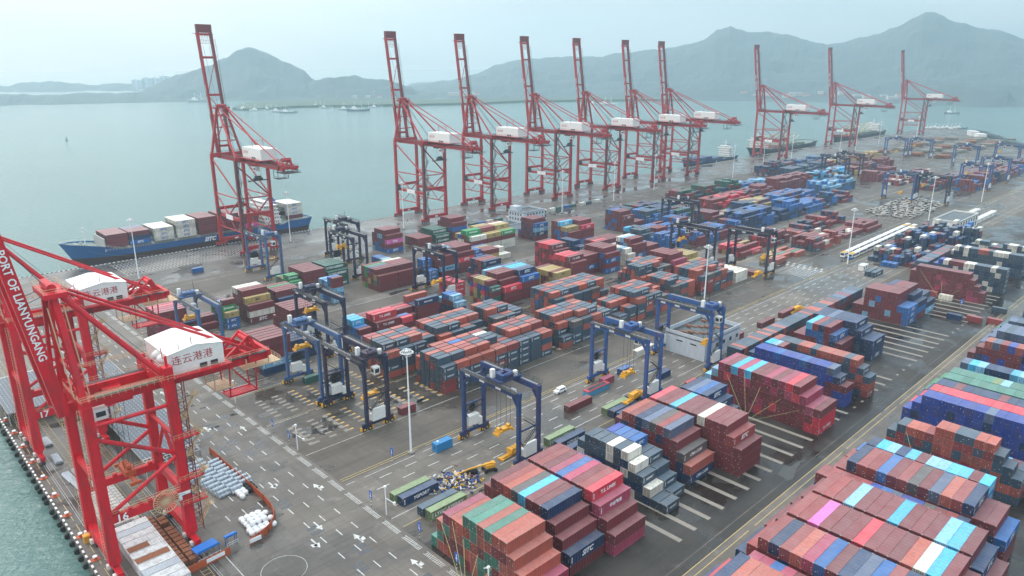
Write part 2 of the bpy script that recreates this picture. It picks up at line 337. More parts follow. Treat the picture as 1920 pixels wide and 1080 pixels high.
for k in range(46):                              # repaired slabs and cover plates in the road
    x = rr.choice((58, 63, 68.5, 73.2, 78, 82.5, 86.5)) + rr.uniform(-.5, .5); yy = rr.uniform(95, 300)
    if x < 73 and yy < 215: continue
    pm.face([(x, yy, .026), (x + 3.4, yy, .026), (x + 3.4, yy + 1.5, .026), (x, yy + 1.5, .026)]); pm.face([(x + .2, yy + 2.4, .026), (x + 3.4, yy + 2.4, .026), (x + 3.4, yy + 3.9, .026), (x + .2, yy + 3.9, .026)])
pd = MB(); rr = random.Random(21)
for (x, y, r) in ((392, 171, 11), (402, 196, 12), (378, 180, 6), (398, 220, 10), (412, 181, 7), (350, 402, 9), (372, 398, 14), (430, 396, 16), (330, 417, 9), (300, 446, 8), (262, 440, 7), (112, 203, 3.4), (104, 197, 4), (98, 201, 3), (136, 195, 5), (143, 192, 3.5), (131, 201, 3), (97, 221, 3.4),
                  (83, 186, 2.2), (69, 164, 3), (70, 171, 2.4), (66, 184, 2), (490, 411, 18), (560, 424, 16), (640, 430, 18), (238, 246, 4), (270, 262, 4), (150, 246, 3), (210, 305, 4), (300, 305, 5), (190, 80, 4), (176, 92, 6), (186, 100, 4), (205, 110, 5), (250, 118, 4), (330, 128, 4), (150, 168, 2.4), (170, 170, 3), (80, 255, 3), (87, 228, 2), (62, 108, 4), (76, 118, 3), (40, 225, 2), (47, 212, 2.4), (93, 132, 1.6), (372, 88, 6), (385, 110, 5), (330, 92, 5)):
    n = 18; ph = rr.random() * 6; pts = []
    for i in range(n):
        a = 2 * math.pi * i / n; q = r * (1 + .32 * math.sin(2 * a + ph) + .2 * math.sin(3 * a + 2 * ph) + .14 * math.sin(5 * a + ph)); pts.append((x + q * 1.25 * math.cos(a), y + q * .62 * math.sin(a), .029))
    pd.face(pts)
struct(pd.build('puddles', mat('rain_puddle', (.05, .046, .042), .04, noise=.4, nscale=.5, dark=(.03, .03, .03))))
struct(pm.build('road_patches', mat('dark_wet_patch', (.075, .08, .09), .12, noise=.5, nscale=1.2, dark=(.03, .03, .03))))
struct(mk.build('road_markings', M['mark'])); struct(ym.build('yellow_road_markings', M['ymark']))
kb = MB(); y = -60.0; i = 0
while y < 470:
    kb.box(QX + .05, QX + .5, y, y + 1.25, 0, .32, i % 2); y += 1.27; i += 1
x = 31.0
while x < 1500: kb.box(x, x + 1.2, QY - .5, QY - .05, 0, .3, i % 2); x += 1.22; i += 1
struct(kb.build('quay_kerb', [M['white'], M['dark']]))
# concrete strips in the open stack bays, container pads
st = MB(); k = 0
for k in range(44):
    x = 138 + k * 6.7
    if any(a < x < b for a, b in ((216, 229), (242, 262), (280, 305), (346, 372))): ya = 84
    else: ya = 118
    st.face([(x, 83.2, .03), (x + 1.5, 83.2, .03), (x + 1.5, ya, .03), (x, ya, .03)])
for k in range(40):
    x = 96 + k * 6.4 * 2
    for yy in range(5):
        st.face([(x, 190.9 + yy * 3.4, .03), (x + 1.6, 190.9 + yy * 3.4, .03), (x + 1.6, 192.6 + yy * 3.4, .03), (x, 192.6 + yy * 3.4, .03)])
for (xa, xb, ys) in ((97, 142, (216, 251, 190.5, 311, 276)), (300, 345, (120.5, 124, 127.5, 131))):
    for yb in ys:
        for cx in np.arange(xa, xb, 6.2):
            for r in range(6 if yb != 120.5 else 1):
                yy = yb + r * 2.87 + .5
                st.face([(cx, yy, .032), (cx + 2.6, yy, .032), (cx + 2.6, yy + 1.1, .032), (cx, yy + 1.1, .032)])
for cx in np.arange(128, 240, 6.2):
    for yy in (119, 122.4, 125.8, 129.2):
        if rnd.random() < .8: st.face([(cx, yy, .033), (cx + 2.2, yy, .033), (cx + 2.2, yy + 1.0, .033), (cx, yy + 1.0, .033)])
struct(st.build('container_pads', M['pad']))
op = MB()
for cx in np.arange(104, 148, 6.2):
    for yb in (190.5, 216, 251):
        for r in range(6):
            yy = yb + r * 2.87 + .75
            if cx > 110: op.face([(cx + .6, yy, .045), (cx + 1.9, yy, .045), (cx + 1.9, yy + .6, .045), (cx + .6, yy + .6, .045)])
struct(op.build('orange_pad_marks', M['yellow']))
# low raised drainage blocks beside the fence of the middle road
for k in range(1): pass

# ------------------------------------------------------------------ hills and far shore
def ridge(name, prof, D0, D1, m, zbase=-4, rough=.12, nx=150, ny=16, seed=1, back=1.0):
    """prof: list of (direction as picture column, summit as picture row); D0 shore distance, D1 ridge distance"""
    rr = random.Random(seed); from mathutils import noise as NZ
    xs = np.linspace(prof[0][0], prof[-1][0], nx); px_, py_ = zip(*prof); ys = np.interp(xs, px_, py_)
    vs = []; fs = []
    for i, (x, yv) in enumerate(zip(xs, ys)):
        d = FWv + RTv * (x - 960) / CF - UPv * (yv - 540) / CF; hd = math.hypot(d[0], d[1]); ux, uy = d[0] / hd, d[1] / hd
        H = CH + D1 * d[2] / hd
        e = min(1, (i / 6), ((nx - 1 - i) / 6))
        for j in range(ny):
            s = j / (ny - 1) * (1 + back)
            D = D0 + (D1 - D0) * s
            if s <= 1: f = s ** 1.25
            else: f = max(0, 1 - (s - 1) / back) ** .8
            n = NZ.fractal(Vector((ux * D * .0022 + seed, uy * D * .0022, seed)), 1.0, 2.0, 6)
            n2 = NZ.fractal(Vector((ux * D * .012 + seed, uy * D * .012, seed * 3)), 1.0, 2.0, 4)
            hgt = zbase + (H - zbase) * f + n * rough * (H + 40) * math.sin(math.pi * min(1, s)) * 1.2 + n2 * 10 * (f > .05)
            vs.append((ux * D, uy * D, max(zbase, hgt if e >= 1 else zbase + (hgt - zbase) * e)))
    for i in range(nx - 1):
        for j in range(ny - 1):
            a = i * ny + j; fs.append((a, a + ny, a + ny + 1, a + 1))
    b = MB(); b.raw(vs, fs); return struct(b.build(name, m, smooth=False))
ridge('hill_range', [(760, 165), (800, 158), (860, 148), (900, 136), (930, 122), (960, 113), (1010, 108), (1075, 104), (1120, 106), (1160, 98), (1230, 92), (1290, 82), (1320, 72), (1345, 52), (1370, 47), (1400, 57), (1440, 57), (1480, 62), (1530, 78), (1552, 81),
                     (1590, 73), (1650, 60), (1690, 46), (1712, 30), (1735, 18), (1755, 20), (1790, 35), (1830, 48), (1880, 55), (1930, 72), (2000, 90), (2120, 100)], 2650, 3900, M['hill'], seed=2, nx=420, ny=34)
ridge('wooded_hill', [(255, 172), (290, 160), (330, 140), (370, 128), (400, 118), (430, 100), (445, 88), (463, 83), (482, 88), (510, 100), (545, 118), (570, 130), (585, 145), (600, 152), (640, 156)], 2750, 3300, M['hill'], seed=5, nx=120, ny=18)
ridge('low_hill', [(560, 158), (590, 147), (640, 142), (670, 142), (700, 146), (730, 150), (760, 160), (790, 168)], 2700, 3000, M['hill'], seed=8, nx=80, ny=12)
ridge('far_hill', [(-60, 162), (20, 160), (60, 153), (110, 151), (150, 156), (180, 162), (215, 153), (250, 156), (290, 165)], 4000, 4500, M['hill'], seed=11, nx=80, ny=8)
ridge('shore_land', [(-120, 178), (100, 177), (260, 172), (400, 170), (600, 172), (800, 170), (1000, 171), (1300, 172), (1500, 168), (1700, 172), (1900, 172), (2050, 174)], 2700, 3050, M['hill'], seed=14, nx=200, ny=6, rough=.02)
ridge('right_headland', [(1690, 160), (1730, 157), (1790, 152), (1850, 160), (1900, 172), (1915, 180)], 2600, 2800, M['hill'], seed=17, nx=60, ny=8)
def flat_land(name, pts, z, m):
    b = MB(); n = len(pts)
    g = [gp(*p, -3.2) for p in pts]
    b.face([(x, y, z) for x, y in g])
    for i in range(n):
        (x0, y0), (x1, y1) = g[i], g[(i + 1) % n]
        b.face([(x0, y0, z), (x0, y0, -4), (x1, y1, -4), (x1, y1, z)])
    return struct(b.build(name, m))
flat_land('spit_land', [(436, 206), (470, 208), (560, 202), (700, 200), (900, 196), (980, 192), (1150, 190), (1280, 189), (1280, 186.5), (1100, 186), (980, 187.5), (900, 189), (700, 190.5), (560, 191), (480, 194), (450, 199)], 3.0, M['marsh'])
flat_land('breakwater', [(-80, 187.0), (90, 186.4), (260, 183.5), (400, 184), (400, 182.5), (260, 181.6), (90, 183.6), (-80, 184.4)], 4.0, M['hill'])

# ================================================================== LETTERING
_txt = {}
def text_geo(s, size, bold=.02, shear=0.0):
    k = (s, size, bold, shear)
    if k in _txt: return _txt[k]
    cu = bpy.data.curves.new('lettering', 'FONT'); cu.body = s; cu.size = size; cu.offset = bold * size; cu.shear = shear; cu.resolution_u = 2; cu.align_x = 'CENTER'; cu.align_y = 'CENTER'
    o = bpy.data.objects.new('lettering_tmp', cu); COL.objects.link(o); bpy.context.view_layer.update()
    me = bpy.data.meshes.new_from_object(o.evaluated_get(bpy.context.evaluated_depsgraph_get()))
    vs = [tuple(v.co) for v in me.vertices]; fs = [tuple(p.vertices) for p in me.polygons]
    bpy.data.objects.remove(o); bpy.data.curves.remove(cu); bpy.data.meshes.remove(me)
    _txt[k] = (vs, fs); return _txt[k]
def put_text(b, s, origin, ax, ay, size, mi=0, bold=.02, shear=0.0):
    vs, fs = text_geo(s, size, bold, shear); o = Vector(origin); ax = Vector(ax); ay = Vector(ay)
    b.raw([o + ax * v[0] + ay * v[1] for v in vs], fs, mi)

# ================================================================== SHIP-TO-SHORE CRANES
RED = lin((212, 14, 38)); FRED = lin((176, 34, 40)); DK = lin((120, 44, 46))
def sts(near):
    """local +y = towards the water, x along the rail, origin midway between the legs on the water-side rail"""
    if near: g, w, zp, zt, bk, ap, hy, bl, hu0, hu1, hw, hz, hh, lw = 17.5, 18.0, 14.5, 43.0, 44.0, 67.0, 3.5, 44.0, 18.5, 31.5, 7.5, 44.2, 5.2, 2.1
    else: g, w, zp, zt, bk, ap, hy, bl, hu0, hu1, hw, hz, hh, lw = 35.0, 20.0, 22.0, 59.0, 84.0, 87.5, 3.0, 76.0, 35.5, 60.0, 5.2, 60.6, 6.4, 1.9
    c = RED if near else FRED; hx = w / 2
    root = empty('quay_crane'); P = M['steel']; rl = M['brass'] if near else M['dark']
    def part(b, n, m=None, parent=root, col=None): return b.build(n, m or P, parent, color=col or c)
    for x in (-hx, hx):
        for u, nm in ((0, 'sea_side_leg'), (g, 'land_side_leg')):
            b = MB(); b.beam((x, -u, 3.6), (x, -u, zp), lw * 1.25, lw * 1.1, w2=lw, h2=lw * .9); b.beam((x, -u, zp), (x, -u, zt), lw, lw * .9)
            part(b, nm, col=DK if (not near and u and x < 0) else None)
    for u in (0, g):                                       # sill beams with their bogies
        b = MB(); b.beam((-hx - 1.2, -u, 4.2), (hx + 1.2, -u, 4.2), 1.7, 2.3); sill = part(b, 'sill_beam')
        if not near:
            t = MB(); t.box(-1.2, 1.2, -u - 1.0, -u - .88, 3.6, 4.6); part(t, 'notice', M['ltext'], sill)
        for x in (-hx, hx):
            b = MB(); s = 4.3 if near else 3.6
            b.beam((x - s, -u, 2.3), (x + s, -u, 2.3), 1.3, 1.0)
            for k in (-1, 1):
                b.beam((x + k * s * .55 - 1.6, -u, 1.5), (x + k * s * .55 + 1.6, -u, 1.5), 1.1, .7)
                for j in (-1, 1): b.tube((x + k * s * .55 + j * 1.0, -u - .45, .55), (x + k * s * .55 + j * 1.0, -u + .45, .55), .55, 10, 1)
                b.box(x + k * s * .55 - .5, x + k * s * .55 + .5, -u + .6, -u + 1.3, .8, 1.9, 2)
            b.build('bogie', [P, M['dark'], M['white']], sill, color=c)
    for x in (-hx, hx):                                    # side frames
        b = MB(); b.beam((x, 0, zp), (x, -g, zp), 1.4, 1.9); pb = part(b, 'portal_side_beam')
        r = MB(); r.rail((x + .6, -1, zp + .95), (x + .6, -g + 1, zp + .95), mi=0); r.rail((x - .6, -1, zp + .95), (x - .6, -g + 1, zp + .95)); part(r, 'railing', rl, pb)
        b = MB(); zm = zp + (zt - zp) * (.36 if not near else .93)
        if near:
            b.tube((x, 0, zt - 5.0), (x, -g, zt - 5.0), .45, 10); b.tube((x, -.5, zp + 1), (x, -g, zt - 18), .5, 10); b.tube((x, -.5, zt - 8), (x, -g, zt - 18), .5, 10)
        else:
            b.tube((x, 0, zm), (x, -g, zm), .42, 8); b.tube((x, 0, zt - 2), (x, -g, zm + .5), .5, 8)
            b.tube((x, 0, zm), (x, -g * .5, zp + 1), .38, 8); b.tube((x, -g, zm), (x, -g * .5, zp + 1), .38, 8)
            b.tube((x, 0, zp - 8), (x, -g, zp - 8), .38, 8)
            for a0, a1, z0, z1 in ((0, .25, zp - 1, zp - 8), (.25, .5, zp - 8, zp - 1), (.5, .75, zp - 1, zp - 8), (.75, 1, zp - 8, zp - 1)): b.tube((x, -g * a0, z0), (x, -g * a1, z1), .26, 6)
        part(b, 'diagonal_brace')
    for u in (0, g):                                       # frames along the rail
        b = MB(); zz = zp + (3 if not near else 0)
        if not (near and u == 0): b.beam((-hx, -u, zz), (hx, -u, zz), 1.3, 2.0)
        else: b.beam((-hx, 0, zp + 9), (hx, 0, zp + 9), 1.0, 1.3)
        part(b, 'portal_cross_beam')
        b = MB(); b.beam((-hx - .6, -u, zt), (hx + .6, -u, zt), 1.7 if not near else 2.2, 2.6); tb = part(b, 'upper_cross_beam')
        r = MB()
        for s in (-1, 1): r.rail((-hx, -u + s * 1.1, zt + 1.3), (hx, -u + s * 1.1, zt + 1.3))
        part(r, 'railing', rl, tb)
        if u:
            b = MB()
            if near: b.tube((-hx, -u, zp + 2), (0, -u, zt - 14), .45, 8); b.tube((hx, -u, zp + 2), (0, -u, zt - 14), .45, 8); b.tube((-hx, -u, zt - 14), (hx, -u, zt - 14), .5, 8)
            else: b.tube((-hx, -u, zt - 3), (hx, -u, zm), .45, 8); b.tube((-hx, -u, zm), (hx, -u, zm), .4, 8); b.tube((-hx, -u, zm), (0, -u, zz), .35, 8); b.tube((hx, -u, zm), (0, -u, zz), .35, 8)
            part(b, 'cross_brace')
    gx = 3.6                                               # trolley girders
    for s in (-1, 1):
        b = MB(); b.beam((s * gx, hy, zt - 1.2), (s * gx, -bk, zt - 1.2), 1.3, 2.4); gd = part(b, 'trolley_girder')
        r = MB(); xx = s * (gx + 1.6); b2 = MB(); b2.box(min(s * gx, xx), max(s * gx, xx), -bk, -3, zt - .1, zt); part(b2, 'walkway', M['dark'], gd)
        r.rail((xx, -3, zt), (xx, -bk, zt)); part(r, 'railing', rl, gd)
    b = MB()
    for u in (bk, bk - 5, bk * .62): b.beam((-gx - 1.5, -u, zt - .6), (gx + 1.5, -u, zt - .6), 1.0, 1.6)
    part(b, 'girder_tie')
    b = MB(); b.box(-5.2, 5.2, -bk - 3, -bk + 7, zt - 3.6, zt - 3.4, 0)
    for x in (-5.2, 5.2): b.rail((x, -bk - 3, zt - 3.5), (x, -bk + 7, zt - 3.5), 1.2, 1.6)
    b.rail((-5.2, -bk - 3, zt - 3.5), (5.2, -bk - 3, zt - 3.5), 1.2, 1.6)
    for x in (-4.5, 4.5):
        for u in (bk, bk - 6): b.beam((x, -u, zt - 3.6), (x, -u, zt - 1), .3)
    b.box(-3.2, 3.2, -bk + 9, -bk + 14, zt - 8.0, zt - 7.7)
    for x in (-3.2, 3.2):
        b.rail((x, -bk + 9, zt - 7.7), (x, -bk + 14, zt - 7.7), 1.2, 1.6); b.beam((x, -bk + 9, zt - 8), (x, -bk + 9, zt - 2), .25); b.beam((x, -bk + 14, zt - 8), (x, -bk + 14, zt - 2), .25)
    part(b, 'rear_platform', rl if not near else M['brass'])
    b = MB()                                               # rear sheave frames
    for x in (-2.6, 2.6): b.beam((x, -bk + 2, zt), (x, -bk + 4, zt + 4.4), .5, .8); b.beam((x, -bk + 9, zt), (x, -bk + 4, zt + 4.4), .35, .5)
    b.beam((-2.9, -bk + 4, zt + 4.2), (2.9, -bk + 4, zt + 4.2), .5); b.tube((-2.4, -bk + 4, zt + 3.2), (2.4, -bk + 4, zt + 3.2), .9, 12)
    part(b, 'sheave_frame')
    b = MB()                                               # festoon cable loops under the girder
    n = 14; pts = None
    for i in range(n):
        u0 = bk - 8 - i * (bk - g - 10) / n; u1 = u0 - (bk - g - 10) / n
        pr = None
        for k in range(7):
            t = k / 6; p = (gx + .9, -(u0 + (u1 - u0) * t), zt - 2.6 - 2.6 * math.sin(math.pi * t))
            if pr: b.beam(pr, p, .09)
            pr = p
    part(b, 'festoon_cable', M['dark'])
    # machinery house
    b = MB(); y0, y1 = -hu1, -hu0
    if near:
        b.box(-hw, hw, y0, y1, hz, hz + hh, 0, skip=('t',)); ym_ = (y0 + y1) / 2
        b.face([(-hw, y0, hz + hh), (-hw, y1, hz + hh), (-hw, ym_, hz + hh + 1.1)][::-1]); b.face([(hw, y0, hz + hh), (hw, y1, hz + hh), (hw, ym_, hz + hh + 1.1)])
        for ya, yb in ((y0 - .2, ym_), (ym_, y1 + .2)):
            za = hz + hh if ya != ym_ else hz + hh + 1.1; zb = hz + hh if yb != ym_ else hz + hh + 1.1
            b.face([(-hw - .2, ya, za + .03), (hw + .2, ya, za + .03), (hw + .2, yb, zb + .03), (-hw - .2, yb, zb + .03)])
    else: b.box(-hw, hw, y0, y1, hz, hz + hh)
    mh = b.build('machinery_house', M['white'], root)
    t = MB()
    if near: put_text(t, '连云港港', (-hw - .06, (y0 + y1) / 2 + 1.0, hz + hh * .62), (0, -1, 0), (0, 0, 1), 2.45, bold=0.0)
    else: put_text(t, '连云港', (-hw - .06, y1 - 4.6, hz + hh * .55), (0, -1, 0), (0, 0, 1), 2.0, bold=0.0)
    t.build('lettering', M['rtext'], mh)
    v = MB()
    for k in range(2): v.box(-hw - .25, -hw - .02, (y0 + y1) / 2 - 2.2 + k * -2.6, (y0 + y1) / 2 - 2.2 + k * -2.6 + 1.7, hz + .3, hz + 1.3)
    v.build('vent', M['dark'], mh)
    if near:
        v = MB()
        for k in (-4.5, -1.2):
            for i in range(5):
                a0, a1 = i * .31, (i + 1) * .31; v.tube((k, y1 + 1.6 * math.sin(a0), hz + 3.6), (k, y1 + 1.6 * math.sin(a1), hz + 3.6), 1.25 * math.cos(a0), 14, 0, 1.25 * math.cos(a1) + .01)
        v.build('air_duct', M['white'], mh)
        v = MB(); v.beam((-hw + 1, y1 - 3, hz + hh), (-hw + 1, y1 - 3, hz + hh + 1.8), .12); v.beam((-hw + 1, y1 - 6, hz + hh + 1), (-hw + 1, y1 - 6, hz + hh + 2.8), .12); v.build('lamp_mast', M['dark'], mh)
    b = MB()                                               # deck and railings round the house
    b.box(-hw - 1.8, hw + .5, y0 - 1, y1 + 1.6, hz - .4, hz - .02); fl = part(b, 'house_deck')
    r = MB(); r.rail((-hw - 1.8, y0 - 1, hz), (-hw - 1.8, y1 + 1.6, hz), 1.2); r.rail((-hw - 1.8, y1 + 1.6, hz), (hw, y1 + 1.6, hz), 1.2); part(r, 'railing', rl, fl)
    # apex frame, stays, boom
    ax = 2.9 if not near else 3.2
    b = MB()
    for s in (-1, 1):
        b.beam((s * hx * .95, 0, zt + 1), (s * ax, 1.0, ap), 1.2, 1.3); b.beam((s * (ax + .2), hy - .5, zt + 1), (s * ax, 1.6, ap), .7, .9)
        b.beam((s * hx * .8, 0, zt + 8), (s * ax * .9, .5, zt + 15), .35); 
    for k in (.3, .6, .85): b.beam((-hx + (hx - ax) * k, .5, zt + (ap - zt) * k), (hx - (hx - ax) * k, .5, zt + (ap - zt) * k), .5, .6)
    b.box(-ax - 1.8, ax + 1.8, -1.6, 3.0, ap, ap + 1.1); b.tube((-ax, 1, ap + 1.9), (ax, 1, ap + 1.9), .95, 10)
    af = part(b, 'apex_frame')
    r = MB(); r.rail((-ax - 1.8, -1.6, ap + 1.1), (ax + 1.8, -1.6, ap + 1.1)); r.rail((-ax - 1.8, 3, ap + 1.1), (ax + 1.8, 3, ap + 1.1))
    for x in (-ax - 1.8, ax + 1.8): r.rail((x, -1.6, ap + 1.1), (x, 3, ap + 1.1))
    part(r, 'railing', rl, af)
    for s in (-1, 1):
        b = MB(); b.tube((s * ax, -.5, ap), (s * hx * .96, -g, zt + 1.2), .62, 10); part(b, 'back_leg')
        b = MB(); q = (s * 3.4, -bk + (8 if not near else 7), zt + 2.6)
        b.tube((s * ax, -1, ap + .8), q, .34, 8); b.beam(q, (s * 3.6, -bk + 3, zt), .9, 1.0); b.beam(q, (s * 3.6, -bk + 11, zt - .1), .7, .8)
        if not near:
            b.beam((s * 3.4, -46, zt + 1), (s * 3.4, -46, zt + 13), .25)
            if s == 1: b.beam((-3.4, -46, zt + 12), (3.4, -46, zt + 12), .22)
        part(b, 'back_stay')
    ba = R_(81.5); by, bz = math.cos(ba), math.sin(ba); H0 = Vector((0, hy, zt - .8))
    def bp(x, t, off=0): return (x, H0.y + by * t - bz * off, H0.z + bz * t + by * off)
    bx = 4.2
    for s in (-1, 1):
        b = MB(); b.beam(bp(s * bx, -1.5), bp(s * bx, bl), 1.9 if near else 1.5, 2.6 if near else 2.0, up=(0, 1, 0)); bm = part(b, 'boom_girder', col=DK if (s > 0 and not near) else None)
        if s < 0:
            t = MB(); word = 'PORT OF LIANYUNGANG'
            X = -bx - (1.02 if near else .8)
            # reads downwards along the raised boom, seen from -x
            put_text(t, word, bp(X, bl * (.56 if near else .45)), Vector((0, -by, -bz)), Vector((0, -bz, by)), 2.15 if near else 1.7, bold=.02)
            t.build('lettering', M['ltext'], bm)
        r = MB(); xo = s * (bx + 1.5)
        for k in range(int(bl / 3)):
            if near or k % 2 == 0: r.beam(bp(s * bx, 2 + k * 3, 1), bp(xo, 2 + k * 3, 1), .1)
        r.beam(bp(xo, 2, 1), bp(xo, bl - 4, 1), .09); r.beam(bp(xo, 2, 2), bp(xo, bl - 4, 2), .09)
        if s > 0 or not near: part(r, 'boom_walkway', rl, bm)
    b = MB()
    for t in (6, bl * .33, bl * .5, bl - 15, bl - 1): b.beam(bp(-bx - 1, t), bp(bx + 1, t), .9 if t < bl - 16 else 1.5, 1.4)
    for t0, t1, s in ((7, bl * .33, 1), (bl * .33, bl * .5, -1), (bl * .5, bl - 16, 1)): b.tube(bp(-s * bx, t0), bp(s * bx, t1), .22, 6)
    part(b, 'boom_tie')
    b = MB()
    b.box(-bx - .6, bx + .6, H0.y + by * (bl) - 1.0, H0.y + by * bl + 1.0, H0.z + bz * bl, H0.z + bz * bl + 5)
    for k in range(7): b.beam(bp(-3 + k, bl - 6.5), bp(-3 + k, bl), .12)
    for k in range(3): b.beam(bp(-3, bl - 6.5 + k * 2), bp(3, bl - 6.5 + k * 2), .12)
    b.beam(bp(-bx - 3, bl - .5), bp(-bx, bl - .5), .25)
    part(b, 'boom_tip', None, root, DK)
    b = MB()
    for s in (-1, 1): b.beam((s * 2.4, 1, ap + 1), bp(s * 3, bl * .55), .12); b.beam((s * 1.6, 1, ap + 1), bp(s * 2, bl * .9), .1)
    for k in range(4): b.beam((-2.5 + k * .5, -1, ap + 1.5), (-4 + k * .5, -hu0 + 1, hz + 2), .09)
    part(b, 'hoist_rope', M['dark'])
    # trolley with cab and spreader
    tu = 8.0 if near else 42.0
    b = MB(); b.box(-3.4, 3.4, -tu - 3, -tu + 3, zt - 3.4, zt - 2.5)
    for k in (-2, 2): b.box(k - 1, k + 1, -tu - 2, -tu + 2, zt - 2.5, zt - 1.2)
    tr = part(b, 'trolley', M['steel'] if near else M['dark'])
    b = MB(); cy = -tu + (4.6 if near else -6); b.box(-4.6, -1.9, cy - 1.6, cy + 1.6, zt - 5.8, zt - 3.0); cb = b.build('operator_cab', M['white'], root)
    b = MB(); b.box(-4.68, -4.6, cy - 1.2, cy + .8, zt - 5.0, zt - 3.8); b.box(-4.2, -2.2, cy + 1.6, cy + 1.68, zt - 5.2, zt - 3.6); b.build('window', M['glass'], cb)
    zs = 20 if near else zt - 12
    b = MB()
    for a in (-1, 1):
        for d in (-1, 1): b.beam((a * 2.2, -tu + d * 1.1, zt - 3), (a * 2.0, -tu + d * 1, zs + 1.4), .08)
    part(b, 'spreader_rope', M['dark'])
    b = MB(); b.box(-5.6, 5.6, -tu - .4, -tu + .4, zs - .6, zs); b.box(-2.6, 2.6, -tu - 1.2, -tu + 1.2, zs, zs + 1.3)
    for x in (-5.8, 5.8): b.box(x - .3, x + .3, -tu - 1.25, -tu + 1.25, zs - .8, zs)
    for x in (-1.4, 0, 1.4): b.tube((x, -tu - .5, zs + 1.9), (x, -tu + .5, zs + 1.9), .65, 10)
    part(b, 'spreader', M['orange'] if near else M['dark'])
    # cable reel and banner on the side beam that faces -x
    b = MB(); ry = -g * (.72 if near else .12); rz = zp - (0 if near else -1.6); rr = 2.9 if near else 2.5; X = -hx - 1.3
    n = 28
    for i in range(n):
        a = 2 * math.pi * i / n; a2 = 2 * math.pi * (i + 1) / n
        p = lambda q, r_, xo=0: (X + xo, ry + r_ * math.cos(q), rz + r_ * math.sin(q))
        b.beam(p(a, rr), p(a2, rr), .16); b.beam(p(a, rr * .7, .3), p(a2, rr * .7, .3), .1); b.beam(p(a, .4), p(a, rr), .12)
    b.tube((X - .2, ry, rz), (X + .9, ry, rz), .5, 10)
    if not near: b.tube((X + .1, ry, rz), (X + .5, ry, rz), rr * .8, 20)
    part(b, 'cable_reel', M['brass'] if near else M['dark'])
    b = MB(); y_ = -g * (.90 if near else .55); hwid = 3.2 if near else 5.0
    if near: b.box(-hx - .95, -hx - .8, -g - 1.0, -g * .72 - 3.1, zp - 1.4, zp + .6)
    else: b.box(-hx - .95, -hx - .8, y_ - hwid, y_ + hwid, zp - 1.4, zp + 1.6)
    bn = b.build('banner', M['ltext'], root)
    b = MB(); yc = (-g - 1.0 - g * .72 - 3.1) / 2 if near else y_; zc = zp - .4 if near else zp + .1
    for rx, ry_ in ((1.9, .7), (.55, .55)):
        cyy = yc + (.8 if rx > 1 else -1.6)
        for i in range(20):
            a = 2 * math.pi * i / 20; a2 = 2 * math.pi * (i + 1) / 20; X = -hx - .98
            if near: b.beam((X, cyy + rx * .5 * math.cos(a), zc + ry_ * math.sin(a)), (X, cyy + rx * .5 * math.cos(a2), zc + ry_ * math.sin(a2)), .05)
    b.box(-hx - 1.0, -hx - .96, yc - .4, yc + .8, zc - .1, zc + .1); b.build('emblem', M['dtext'], bn)
    # stair tower on the land-side leg at -x
    b = MB(); X = -hx - .2; yo = -g - 2.0; z = 4.0; k = 0; H = 5.0 if near else 6.0
    while z + H < zt:
        a, d = (yo - .2, yo - 3.2) if k % 2 == 0 else (yo - 3.2, yo - .2)
        for xx in (X - .5, X + .5): b.beam((xx, a, z), (xx, d, z + H), .14, .3)
        for xx in (X - .5, X + .5): b.beam((xx, a, z + 1), (xx, d, z + H + 1), .07)
        for i in range(12):
            t = (i + .5) / 12; b.box(X - .5, X + .5, a + (d - a) * t - .13, a + (d - a) * t + .13, z + H * t - .03, z + H * t + .03)
        b.box(X - .8, X + .8, d - .9, d + .9, z + H - .08, z + H); b.beam((X, d, z + H - .2), (X, -g - .8, z + H - 1.2), .2)
        b.rail((X - .8, d - .9, z + H), (X - .8, d + .9, z + H), 1.1, .9); b.rail((X + .8, d - .9, z + H), (X + .8, d + .9, z + H), 1.1, .9)
        z += H; k += 1
    part(b, 'stairway', M['brass'] if near else M['dark'])
    if near:
     b = MB(); X0, X1, Y0, Y1 = -hx - .9, -hx + .9, -g - 2.9 if near else -g - 2.4, -g - 1.15; z = 4.5      # lift shaft of open lattice
     for x in (X0, X1):
        for y in (Y0, Y1): b.beam((x, y, 3), (x, y, zt + 1), .16)
     while z < zt - 2:
        for x in (X0, X1): b.beam((x, Y0, z), (x, Y1, z + 2.4), .09); b.beam((x, Y0, z), (x, Y1, z), .1)
        for y in (Y0, Y1): b.beam((X0, y, z), (X1, y, z + 2.4), .09); b.beam((X0, y, z), (X1, y, z), .1)
        z += 2.4
     part(b, 'lift_shaft', col=DK)
    if near:
        for x in (-hx, hx):                                # ladders up the legs, cable trays, pipe runs
            b = MB()
            for yy in (1.35, 1.85): b.beam((x - .0, yy, 5), (x, yy, zt), .08)
            for i in range(48): b.beam((x, 1.35, 5 + i * .8), (x, 1.85, 5 + i * .8), .06)
            part(b, 'ladder', rl)
            b = MB()
            for k in range(3): b.beam((x + 1.25, -.5 - k * .3, 4), (x + 1.25, -.5 - k * .3, zt), .1)
            b.beam((x + 1.3, -g + .3, 4), (x + 1.3, -g + .3, zt), .35, .12); part(b, 'cable_tray', M['dark'])
        b = MB(); rr = random.Random(4)                    # cabinets, winches and lamps on the upper beams
        for i in range(26):
            x = rr.uniform(-hx, hx); u = rr.choice((0, g)) + rr.uniform(-.8, .8); s_ = rr.uniform(.3, .8); b.box(x - s_ * .6, x + s_ * .6, -u - s_ * .4, -u + s_ * .4, zt + 1.3, zt + 1.3 + s_ * 1.6)
